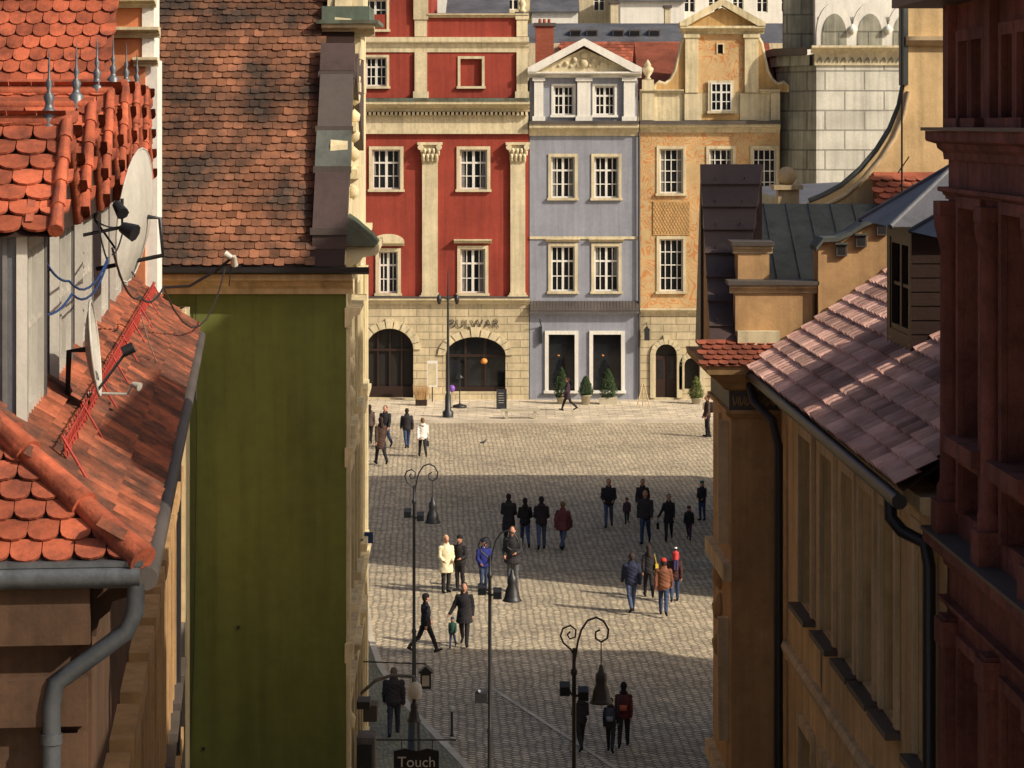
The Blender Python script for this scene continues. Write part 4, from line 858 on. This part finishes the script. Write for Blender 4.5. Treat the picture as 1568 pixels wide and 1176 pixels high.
# ---------------------------------------------------------------- plants and furniture by the facades
def conifer(u,d,h,r,ph,mat='leaf',square=False):
    A=Asm('potted_conifer'); x=X(u,d)
    if square: A.prism('pot','pot',[(x-.45,.13),(x+.45,.13),(x+.5,.13+ph),(x-.5,.13+ph)],'y',d-.25,d+.25)
    else: A.lathe('pot','pot',[(0,0),(.2,0),(.27,ph*.9),(.31,ph*.92),(.31,ph),(.2,ph),(0,ph-.03)],(x,d,.13),14)
    A.tube('trunk','wood',[(x,d,.13+ph-.1),(x,d,.13+ph+h*.8)],[.04,.015])
    for i in range(1700):
        t=random.random()**1.3; zz=.13+ph+t*h; rr=r*min(1,(.55+2.2*t))*(1-t)**.6*(.55+.55*random.random()**.5)*(1+.22*math.sin(t*17+i%7)); a=random.uniform(0,6.28)
        c=Vector((x+rr*math.cos(a),d+rr*math.sin(a),zz)); s_=random.uniform(.03,.075)
        U=Vector((random.uniform(-1,1),random.uniform(-1,1),random.uniform(.2,1.6))).normalized()*s_; V=U.orthogonal().normalized()*s_*.5
        A.add('foliage',mat,[c-U-V,c+V,c+U,c-V*.6],[(0,1,2,3)])
    A.finish()
conifer(860,137.8,1.6,.42,.35); conifer(897,137.5,1.0,.4,.5); conifer(931,137.6,1.5,.48,.38,square=True); conifer(1066,137.8,1.15,.4,.3,'leafy')
gr=Asm('dry_grass_planter'); x=X(645,137); gr.box('pot','wood',x-.3,x+.3,136.75,137.25,.13,.45)
for i in range(320):
    a=random.uniform(-.27,.27); b=random.uniform(-.22,.22); h=random.uniform(.4,.95)
    gr.add('grass','straw',[(x+a-.012,137+b,.45),(x+a+.014,137+b,.45),(x+a*1.6+random.uniform(-.1,.1),137+b,.45+h)],[(0,1,2)])
gr.finish()
mb=Asm('menu_board'); x=X(662,138.9); mb.box('frame','white',x-.28,x+.28,138.8,138.88,Z(592,139),Z(552,139)); mb.box('panel','cream',x-.22,x+.22,138.79,138.799,Z(589,139),Z(556,139)); mb.box('frame','wood',x-.03,x+.03,138.82,138.86,.13,Z(592,139)); mb.finish()
def sandwich(u,d,h,w,mat):
    A=Asm('sandwich_board'); x=X(u,d)
    for s_ in (-1,1):
        A.add('panel',mat,[(x-w/2,d+s_*.3,.14),(x+w/2,d+s_*.3,.14),(x+w/2,d+s_*.03,h+.14),(x-w/2,d+s_*.03,h+.14)],[(0,1,2,3)])
        for q in (-w/2,w/2): A.tube('frame','wood',[(x+q,d+s_*.31,.13),(x+q,d+s_*.03,h+.16)],.022,5)
    for k in range(5): A.box('chalk_lines','whiteplastic',x-w*.32,x+w*(.1+.2*random.random()),d-.25+.035*k*1.1,d-.245+.035*k*1.1,.45+k*.12,.47+k*.12)
    A.finish()
sandwich(768,135.5,1.0,.5,'board')
ea=Asm('wooden_easel'); x=X(985,136.3)
for s_ in (-1,1): ea.tube('legs','tantrim',[(x+s_*.35,136.1,.13),(x+s_*.04,136.3,1.35)],.028,5)
ea.tube('legs','tantrim',[(x,136.8,.13),(x,136.3,1.35)],.025,5); ea.tube('crossbar','tantrim',[(x-.25,136.16,.5),(x+.25,136.16,.5)],.022,5); ea.finish()
bn=Asm('stone_bench'); d=130.9
for u0,u1 in ((767,827),): bn.box('seat','pot',X(u0,d),X(u1,d),d-.22,d+.22,.50,.60); bn.box('legs','pot',X(u0,d)+.2,X(u0,d)+.35,d-.18,d+.18,.14,.5); bn.box('legs','pot',X(u1,d)-.35,X(u1,d)-.2,d-.18,d+.18,.14,.5)
bn.finish()
pm=Asm('patio_heater'); x=X(704,136); pm.lathe('base','iron',[(0,0),(.4,0),(.35,.12),(.06,.2),(.03,.3),(.03,1.6)],(x,136,.13),12); pm.lathe('cover','iron',[(0,1.75),(.2,1.6),(.18,1.55),(.05,1.5)],(x,136,.13),12)
pm.finish()
pb=Asm('purple_balloon'); pmv=mk('purple_rubber',lin(130,80,180),rough=.3,bump=0); pb.lathe('balloon',pmv,[(0,-.2),(.12,-.1),(.17,.05),(.12,.17),(0,.22)],(X(692,135),135,1.2),12); pb.tube('string','iron',[(X(692,135),135,1.0),(X(692,135),135,.14)],.008,4); pb.finish()
pg=Asm('pigeon'); x,y=X(740,121),121; gm=M['slate']
pg.tube('body',gm,[(x-.16,y,.12),(x-.08,y,.13),(x,y,.15),(x+.07,y,.18),(x+.1,y,.23),(x+.12,y,.27)],[.015,.045,.065,.05,.03,.03],8); pg.tube('beak','iron',[(x+.13,y,.27),(x+.18,y,.26)],[.012,.003],5)
for s_ in (-.02,.02): pg.tube('legs','iron',[(x+.01,y+s_,.1),(x+.02,y+s_,.005)],.006,4)
pg.finish()
# ---------------------------------------------------------------- people
matc={}
def cloth(col,rough=.85):
    key=tuple(col)
    if key not in matc: matc[key]=mk('cloth_%d'%len(matc),lin(*col,ds=.05),rough=rough,var=.25,scale=6,bump=.15,bscale=18)
    return matc[key]
skin=mk('skin',lin(190,136,108,ds=0),rough=.6,var=.08,scale=8,bump=0,spec=.4)
BLACK=(42,39,41); NAVY=(38,42,64); JEAN=(54,68,98); JEAN2=(74,86,112); GREY=(92,92,94); DBR=(74,54,44)
def person(name,u,v,hpx,face=0,top=BLACK,bot=JEAN,hair=(50,36,28),pose='walk',ph=1,hat=None,coat=None,longhair=False,bag=None,bulk=1.0,child=False,shoe=(24,22,22),bagcol=BLACK,arms='swing',ground=0.0,at=None,trimc=None,hood=False):
    if at: x,d,H_=at
    else:
        d=59400/(v-191.0); x=X(u,d); H_=hpx*d/FL
    k=H_/1.76
    src=[]
    def cap(a,b,ra,rb,l): src.append(('c',Vector(a),Vector(b),ra,rb,l))
    def ell(c,r,l): src.append(('e',Vector(c),Vector(r),l))
    bk=bulk*(1.04 if 'woman' in name else 1.12)
    rings=[(.8,.165,.13,0),(.92,.175*bk,.14*bk,-.005),(1.05,.158*bk,.128*bk,.0),(1.18,.165*bk,.13*bk,0),(1.3,.172*bk,.132*bk,0),(1.38,.155*bk,.118*bk,-.01),(1.44,.112*bk,.095,-.012),(1.49,.065,.065,0)]
    src.append(('l',rings,'top'))
    if coat:
        src.append(('l',[(coat,.2*bk,.18*bk,0),(coat+.12,.195*bk,.17*bk,0),(.85,.18*bk,.15*bk,0),(1.05,.16*bk,.13*bk,0)],'coat'))
    hd=1.07 if not child else 1.25
    cap((0,-.005,1.44),(0,.012,1.57),.056,.052,'skin')
    ell((0,.012,1.645),(.076*hd,.095*hd,.112*hd),'skin'); ell((0,.04,1.585),(.052*hd,.06*hd,.05),'skin')
    cap((0,.10*hd,1.655),(0,.122*hd,1.625),.012,.017,'skin')
    for s_ in (-1,1): ell((s_*.079*hd,.005,1.64),(.012,.02,.032),'skin')
    ell((0,-.018,1.664),(.087*hd,.098*hd,.108*hd),'hair'); ell((0,-.045,1.61),(.07,.06,.07),'hair')
    if longhair: cap((0,-.07,1.66),(0,-.11,1.44),.075,.065,'hair')
    if hat: ell((0,-.003,1.7),(.095*hd,.108*hd,.085*hd),'hat')
    if hood: ell((0,-.09,1.47),(.14,.09,.09),'top')
    cap((-.045,-.012,1.485),(.045,-.012,1.485),.066,.066,'top')
    st=pose=='walk'
    sw=random.uniform(15,25)
    A1=math.radians(sw if st else 3)*(1 if ph>0 else -1)
    legs=[]
    for s_ in (-1,1):
        a=A1*s_ if st else (math.radians(2.5)*s_*ph)
        fwd=a>0
        kb=math.radians(6) if (fwd or not st) else math.radians(24)
        hip=Vector((s_*.085,0,.9)); kn=hip+Vector((s_*.004,math.sin(a)*.43,-math.cos(a)*.43)); sa=a-kb
        an=kn+Vector((s_*.0,math.sin(sa)*.41,-math.cos(sa)*.41)); pitch=(math.radians(10) if fwd else math.radians(-32)) if st else 0
        toe=an+Vector((s_*.02,math.cos(pitch)*.17,math.sin(pitch)*.17-.035)); heel=an+Vector((0,-.05*math.cos(pitch),-.04-.05*math.sin(pitch)))
        cap(hip,kn,.1,.074,'bot'); cap(kn,an+Vector((0,0,.03)),.075,.058,'bot'); cap(heel,toe,.046,.038,'shoe'); cap(an,heel,.045,.046,'shoe')
        legs.append(min(toe.z-.038,heel.z-.046))
    zmin=min(legs)
    hands=[]
    for s_ in (-1,1):
        sh=Vector((s_*.158*bk,-.005,1.38)); aa=(-A1*s_*.8 if st else math.radians(4)); el_b=math.radians(18)
        if arms=='front': aa=math.radians(4+8*random.random()); el_b=math.radians(random.uniform(45,85))
        el=sh+Vector((.035*s_*bk,math.sin(aa)*.28,-math.cos(aa)*.28)); fa=aa+el_b
        if arms=='front': wr=el+Vector((-.06*s_,math.sin(fa)*.17,-math.cos(fa)*.2))
        else: wr=el+Vector((.0,math.sin(fa)*.24,-math.cos(fa)*.24))
        if arms=='hold' and s_>0: el=sh+Vector((.1,.02,-.27)); wr=el+Vector((.12,.06,-.2))
        cap(sh,el,.066*bk,.056*bk,'top'); cap(el,wr,.056*bk,.045*bk,'top'); ell(sh+Vector((-.03*s_,0,-.005)),(.085*bk,.078*bk,.072),'top')
        hands.append((wr,(wr-el).normalized(),s_))
    bv=[];bf_=[]
    def ring_loft(rs):
        n=16;b=len(bv)
        for (c,a_,b_) in rs:
            for j in range(n):
                t=2*math.pi*j/n; bv.append(c(a_*math.cos(t),b_*math.sin(t)))
        m=len(rs)
        for i in range(m-1):
            for j in range(n): bf_.append((b+i*n+j,b+i*n+(j+1)%n,b+(i+1)*n+(j+1)%n,b+(i+1)*n+j))
        bf_.append(tuple(b+j for j in range(n-1,-1,-1))); bf_.append(tuple(b+(m-1)*n+j for j in range(n)))
    for q in src:
        if q[0]=='l': ring_loft([((lambda p_,r_,z=z,cy=cy:Vector((p_,cy+r_,z))),rx,ry) for z,rx,ry,cy in q[1]])
        elif q[0]=='e':
            c,r=q[1],q[2]; rs=[]
            for i in range(1,8):
                t=math.pi*i/8; zc=-math.cos(t)*r.z; s2=math.sin(t); rs.append(((lambda p_,r_,z=zc,c=c:c+Vector((p_,r_,z))),r.x*s2,r.y*s2))
            ring_loft(rs)
        else:
            a,b,ra,rb=q[1:5]; ax=(b-a).normalized(); U=ax.orthogonal().normalized(); W=ax.cross(U); rs=[]
            for t in (-80,-50,-20): 
                t=math.radians(t); rs.append(((lambda p_,r_,o=a+ax*math.sin(t)*ra:o+U*p_+W*r_),ra*math.cos(t),ra*math.cos(t)))
            for t in (20,50,80):
                t=math.radians(t); rs.append(((lambda p_,r_,o=b+ax*math.sin(t)*rb:o+U*p_+W*r_),rb*math.cos(t),rb*math.cos(t)))
            ring_loft(rs)
    me=bpy.data.meshes.new('tmp'); me.from_pydata([tuple(p) for p in bv],[],bf_); ob=bpy.data.objects.new('tmp',me); bpy.context.collection.objects.link(ob)
    md=ob.modifiers.new('r','REMESH'); md.mode='VOXEL'; md.voxel_size=.017
    sm=ob.modifiers.new('s','SMOOTH'); sm.iterations=4; sm.factor=.5
    dg=bpy.context.evaluated_depsgraph_get(); em=bpy.data.meshes.new_from_object(ob.evaluated_get(dg)); bpy.data.objects.remove(ob)
    nv=len(em.vertices); co=np.zeros(nv*3); em.vertices.foreach_get('co',co); co=co.reshape(-1,3)
    polys=[tuple(p.vertices) for p in em.polygons]; cen=np.array([co[list(p)].mean(0) for p in polys])
    labs=['top','bot','skin','hair','hat','shoe','bag']
    best=np.full(len(polys),9.0); lab=np.zeros(len(polys),int)
    for q in src:
        if q[0]=='c':
            a,b=np.array(q[1]),np.array(q[2]); ab=b-a; t=np.clip(((cen-a)@ab)/max(ab@ab,1e-9),0,1); dd=np.linalg.norm(cen-(a+t[:,None]*ab),axis=1)-(q[3]+(q[4]-q[3])*t); l=q[5]
        elif q[0]=='e':
            c,r=np.array(q[1]),np.array(q[2]); dd=(np.linalg.norm((cen-c)/r,axis=1)-1)*r.min(); l=q[3]
        else:
            zs=np.array([r[0] for r in q[1]]); rx=np.interp(cen[:,2],zs,[r[1] for r in q[1]]); ry=np.interp(cen[:,2],zs,[r[2] for r in q[1]])
            dd=(np.sqrt((cen[:,0]/rx)**2+(cen[:,1]/ry)**2)-1)*ry; dd=np.where((cen[:,2]<zs[0]-.02)|(cen[:,2]>zs[-1]+.02),5,dd); l='top'
            dd=np.abs(dd)
        mk_=dd<best; best=np.where(mk_,dd,best); lab=np.where(mk_,labs.index(l),lab)
    lab=np.where((cen[:,2]<1.475)&(lab==2),0,lab)
    lab=np.where((lab==0)&(cen[:,1]<0.0)&(cen[:,2]>1.54),3,lab)
    bpy.data.meshes.remove(em)
    nz=np.sin(co[:,2]*55+co[:,0]*30)*.004+np.sin(co[:,2]*23+co[:,1]*40+ph)*.005
    r_=np.hypot(co[:,0],co[:,1])+1e-6; body=(co[:,2]<1.42)&(co[:,2]>.12)
    co[:,0]+=np.where(body,co[:,0]/r_*nz,0); co[:,1]+=np.where(body,co[:,1]/r_*nz,0)
    A=Asm(name)
    Mx=Matrix.Translation((x,d,ground-zmin*k))@Matrix.Rotation(math.radians(face),4,'Z')@Matrix.Scale(k,4)
    A.M=Mx
    cm=[cloth(top),cloth(bot),skin,cloth(hair),cloth(hat or hair),cloth(shoe),cloth(bagcol)]
    p=A.parts.setdefault(name,dict(v=[],f=[],m=[],mats=list(dict.fromkeys(cm)),s=[],t=[]))
    p['v']=[tuple(Mx@Vector(c)) for c in co]; p['f']=polys; p['m']=[p['mats'].index(cm[l]) for l in lab]; p['s']=[True]*len(polys); p['t']=[.5]*len(polys)
    for wr,dr,s_ in hands:
        sd=Vector((0,1,0)); sd=(sd-dr*sd.dot(dr)); sd=sd.normalized() if sd.length>.1 else Vector((0,0,1)); inn=Vector((-s_,0,0))
        A.tube(name,skin,[wr-dr*.02,wr+dr*.03,wr+dr*.085],[.026,.036,.03],8)
        for i in range(4):
            L=(.07,.08,.076,.06)[i]; b=wr+dr*.075+sd*(.027-.018*i)
            A.tube(name,skin,[b,b+dr*L*.5,b+dr*L*.85+inn*L*.35],[.0095,.009,.007],5)
        A.tube(name,skin,[wr+dr*.02+sd*.02,wr+dr*.05+sd*.05,wr+dr*.09+sd*.052+inn*.01],[.012,.011,.008],5)
    for s_ in (-1,1): A.tube(name,cloth((25,20,18)),[(s_*.03,.1*hd,1.66),(s_*.03,.106*hd,1.66)],[.009,.007],6)
    A.tube(name,cloth((150,80,70)),[(-.022,.1*hd,1.59),(0,.107*hd,1.59),(.022,.1*hd,1.59)],.005,5)
    bm=cloth(bagcol)
    if bag=='hand':
        wr=hands[1][0]; c=wr+Vector((.02,0,-.32))
        A.prism(name,bm,[(c.y-.17,c.z-.12),(c.y+.17,c.z-.12),(c.y+.13,c.z+.1),(c.y-.13,c.z+.1)],'x',c.x-.05,c.x+.05); A.tube(name,bm,[(c.x,c.y-.09,c.z+.1),(c.x,c.y,c.z+.26),(c.x,c.y+.09,c.z+.1)],.01,5)
    if bag=='back':
        A.lathe(name,bm,[(0,-.02),(.12,0),(.155,.06),(.155,.3),(.12,.4),(.05,.44),(0,.45)],(0,-.16*bk,1.02),12)
        A.lathe(name,cloth(trimc or bagcol),[(0,0),(.1,.02),(.105,.15),(0,.17)],(0,-.26*bk,1.06),10)
        for s_ in (-1,1): A.tube(name,bm,[(s_*.09,-.12,1.42),(s_*.1,0,1.49),(s_*.1,.13*bk+.01,1.38),(s_*.11,.14*bk,1.15)],.018,5)
    if bag=='tote':
        A.box(name,bm,.22,.32,-.15,.12,.85,1.12); A.tube(name,bm,[(.27,-.05,1.12),(.2,-.03,1.45),(.27,.06,1.12)],.012,5)
    A.finish(True)
    return x,d,k
P=person
P('walking_man',590,687,66,160,BLACK,JEAN,ph=1,bulk=1.05)
P('walking_woman',583,712,74,20,DBR,BLACK,ph=-1,longhair=True,coat=.6)
P('walking_woman',566,680,60,10,(80,66,60),BLACK,ph=1,longhair=True)
P('walking_man',623,687,62,10,BLACK,JEAN,ph=1,bulk=1.08)
P('walking_woman',647,700,61,10,(235,226,212),BLACK,ph=-1,longhair=True,bag='hand',bulk=1.15,hair=(120,80,50),hood=True)
P('walking_woman',869,633,51,90,(52,36,48),BLACK,ph=1,coat=.62,hair=(60,35,28),ground=.13)
P('standing_man',1083,669,63,100,DBR,BLACK,pose='stand',bag='back',bagcol=(40,36,30))
P('walking_woman',779,836,79,-10,BLACK,BLACK,pose='stand',ph=1,coat=.5,bulk=1.15,hair=(40,28,24),arms='front')
P('walking_woman',804,839,77,5,(30,28,30),JEAN,ph=-1,longhair=True,bulk=1.08,hair=(30,22,20),arms='front')
P('walking_man',829,842,82,0,(44,36,40),JEAN2,ph=1,longhair=True,bulk=1.02,hair=(36,24,20),hood=True,arms='front')
P('walking_woman',862,843,76,-20,(104,54,56),JEAN2,ph=-1,coat=.75,bulk=1.2,hair=(120,84,60),bag='tote',bagcol=(80,40,40))
P('walking_man',932,808,74,175,BLACK,JEAN2,ph=1,bulk=1.1,arms='front')
P('walking_man',984,803,70,170,(50,42,40),BLACK,ph=-1,bulk=1.02)
P('child',960,803,41,180,(84,62,68),BLACK,ph=1,child=True,hat=(100,64,62))
P('walking_man',988,833,82,170,(56,50,50),JEAN,ph=1,bulk=1.08)
P('walking_woman',1024,828,72,175,BLACK,BLACK,ph=1,coat=.68,longhair=True,bag='hand',arms='hold')
P('child',1055,827,52,170,BLACK,(70,46,68),ph=-1,child=True,hat=(74,50,62))
P('standing_woman',1075,797,60,150,BLACK,JEAN,pose='stand',hat=(20,120,110),arms='front')
P('standing_woman',683,908,87,200,(226,212,172),BLACK,pose='stand',longhair=True,hair=(215,186,136),coat=.62,bulk=1.1,hood=True,arms='front')
P('standing_man',704,905,84,150,BLACK,BLACK,pose='stand',bulk=1.08,hat=(30,28,30),arms='front')
P('standing_man',741,906,79,200,(34,44,112),JEAN,pose='stand',arms='front',bulk=1.12,hat=(30,34,60))
P('standing_man',785,905,98,160,(50,48,50),GREY,pose='stand',bulk=1.1,coat=.75,arms='front')
P('walking_woman',652,1000,92,-60,(36,36,42),BLACK,ph=1,hat=(28,26,28))
P('child',693,992,47,170,(52,84,72),JEAN,ph=1,child=True,hat=(36,80,76))
P('walking_man',711,990,97,175,BLACK,BLACK,ph=-1,coat=.66,bulk=1.05,arms='hold')
P('walking_man',967,938,92,8,NAVY,JEAN2,ph=1,bulk=1.1,hair=(60,48,40))
P('walking_woman',993,915,80,5,BLACK,BLACK,ph=-1,longhair=True,bag='tote',bagcol=(215,180,40))
P('walking_man',1016,943,88,-5,(122,76,52),JEAN,ph=-1,bulk=1.1,hat=(190,50,46))
q=P('walking_man',1033,922,78,-5,(70,40,40),JEAN,ph=1,bulk=1.05,hat=(40,30,30))
P('child',1033,0,0,0,(190,60,60),(60,60,110),pose='stand',child=True,hat=(225,225,225),at=(q[0]+.02,q[1]-.2,.72),ground=1.12*q[2])
P('walking_man',603,1130,107,0,(44,40,40),(46,48,54),ph=1,bulk=1.12,hair=(90,78,70))
P('walking_woman',889,1150,90,15,BLACK,BLACK,ph=1,bulk=1.12,hair=(40,30,28),arms='front',hood=True)
P('walking_woman',935,1152,84,-8,BLACK,BLACK,ph=-1,bag='back',bagcol=(60,62,74),trimc=(130,130,140),longhair=True)
P('walking_woman',955,1145,102,-5,(92,40,38),BLACK,ph=1,bag='back',bagcol=(74,38,36),trimc=(180,92,60),longhair=True,hair=(26,18,16))
# ---------------------------------------------------------------- light, sky, camera
sd=Vector((.87,-.49,0)).normalized(); el=math.radians(34); sd=Vector((sd.x*math.cos(el),sd.y*math.cos(el),math.sin(el)))
w=bpy.data.worlds.new('World'); bpy.context.scene.world=w; w.use_nodes=True
N=w.node_tree.nodes; sky=N.new('ShaderNodeTexSky'); sky.sky_type='NISHITA'; sky.sun_disc=False; sky.sun_elevation=el; sky.sun_rotation=math.atan2(sd.x,sd.y); sky.dust_density=5; sky.air_density=.7; sky.ozone_density=0.0
w.node_tree.links.new(sky.outputs[0],N['Background'].inputs[0]); N['Background'].inputs[1].default_value=.108
sl=bpy.data.lights.new('sun','SUN'); sl.energy=4.7; sl.angle=math.radians(.6); sl.color=(1,.9,.76); so=bpy.data.objects.new('sun',sl); so.rotation_euler=(-sd).to_track_quat('-Z','Y').to_euler(); so.location=(20,-20,60); bpy.context.collection.objects.link(so)
cam=bpy.data.cameras.new('camera'); co_=bpy.data.objects.new('camera',cam); bpy.context.collection.objects.link(co_)
co_.location=(0,0,15); co_.rotation_euler=(math.pi/2,0,0); cam.sensor_width=36; cam.lens=36*FL/1568; cam.shift_y=-397/1568; cam.clip_end=5000
bpy.context.scene.camera=co_
vs=bpy.context.scene.view_settings; vs.view_transform='Standard'; vs.look='None'; vs.exposure=0
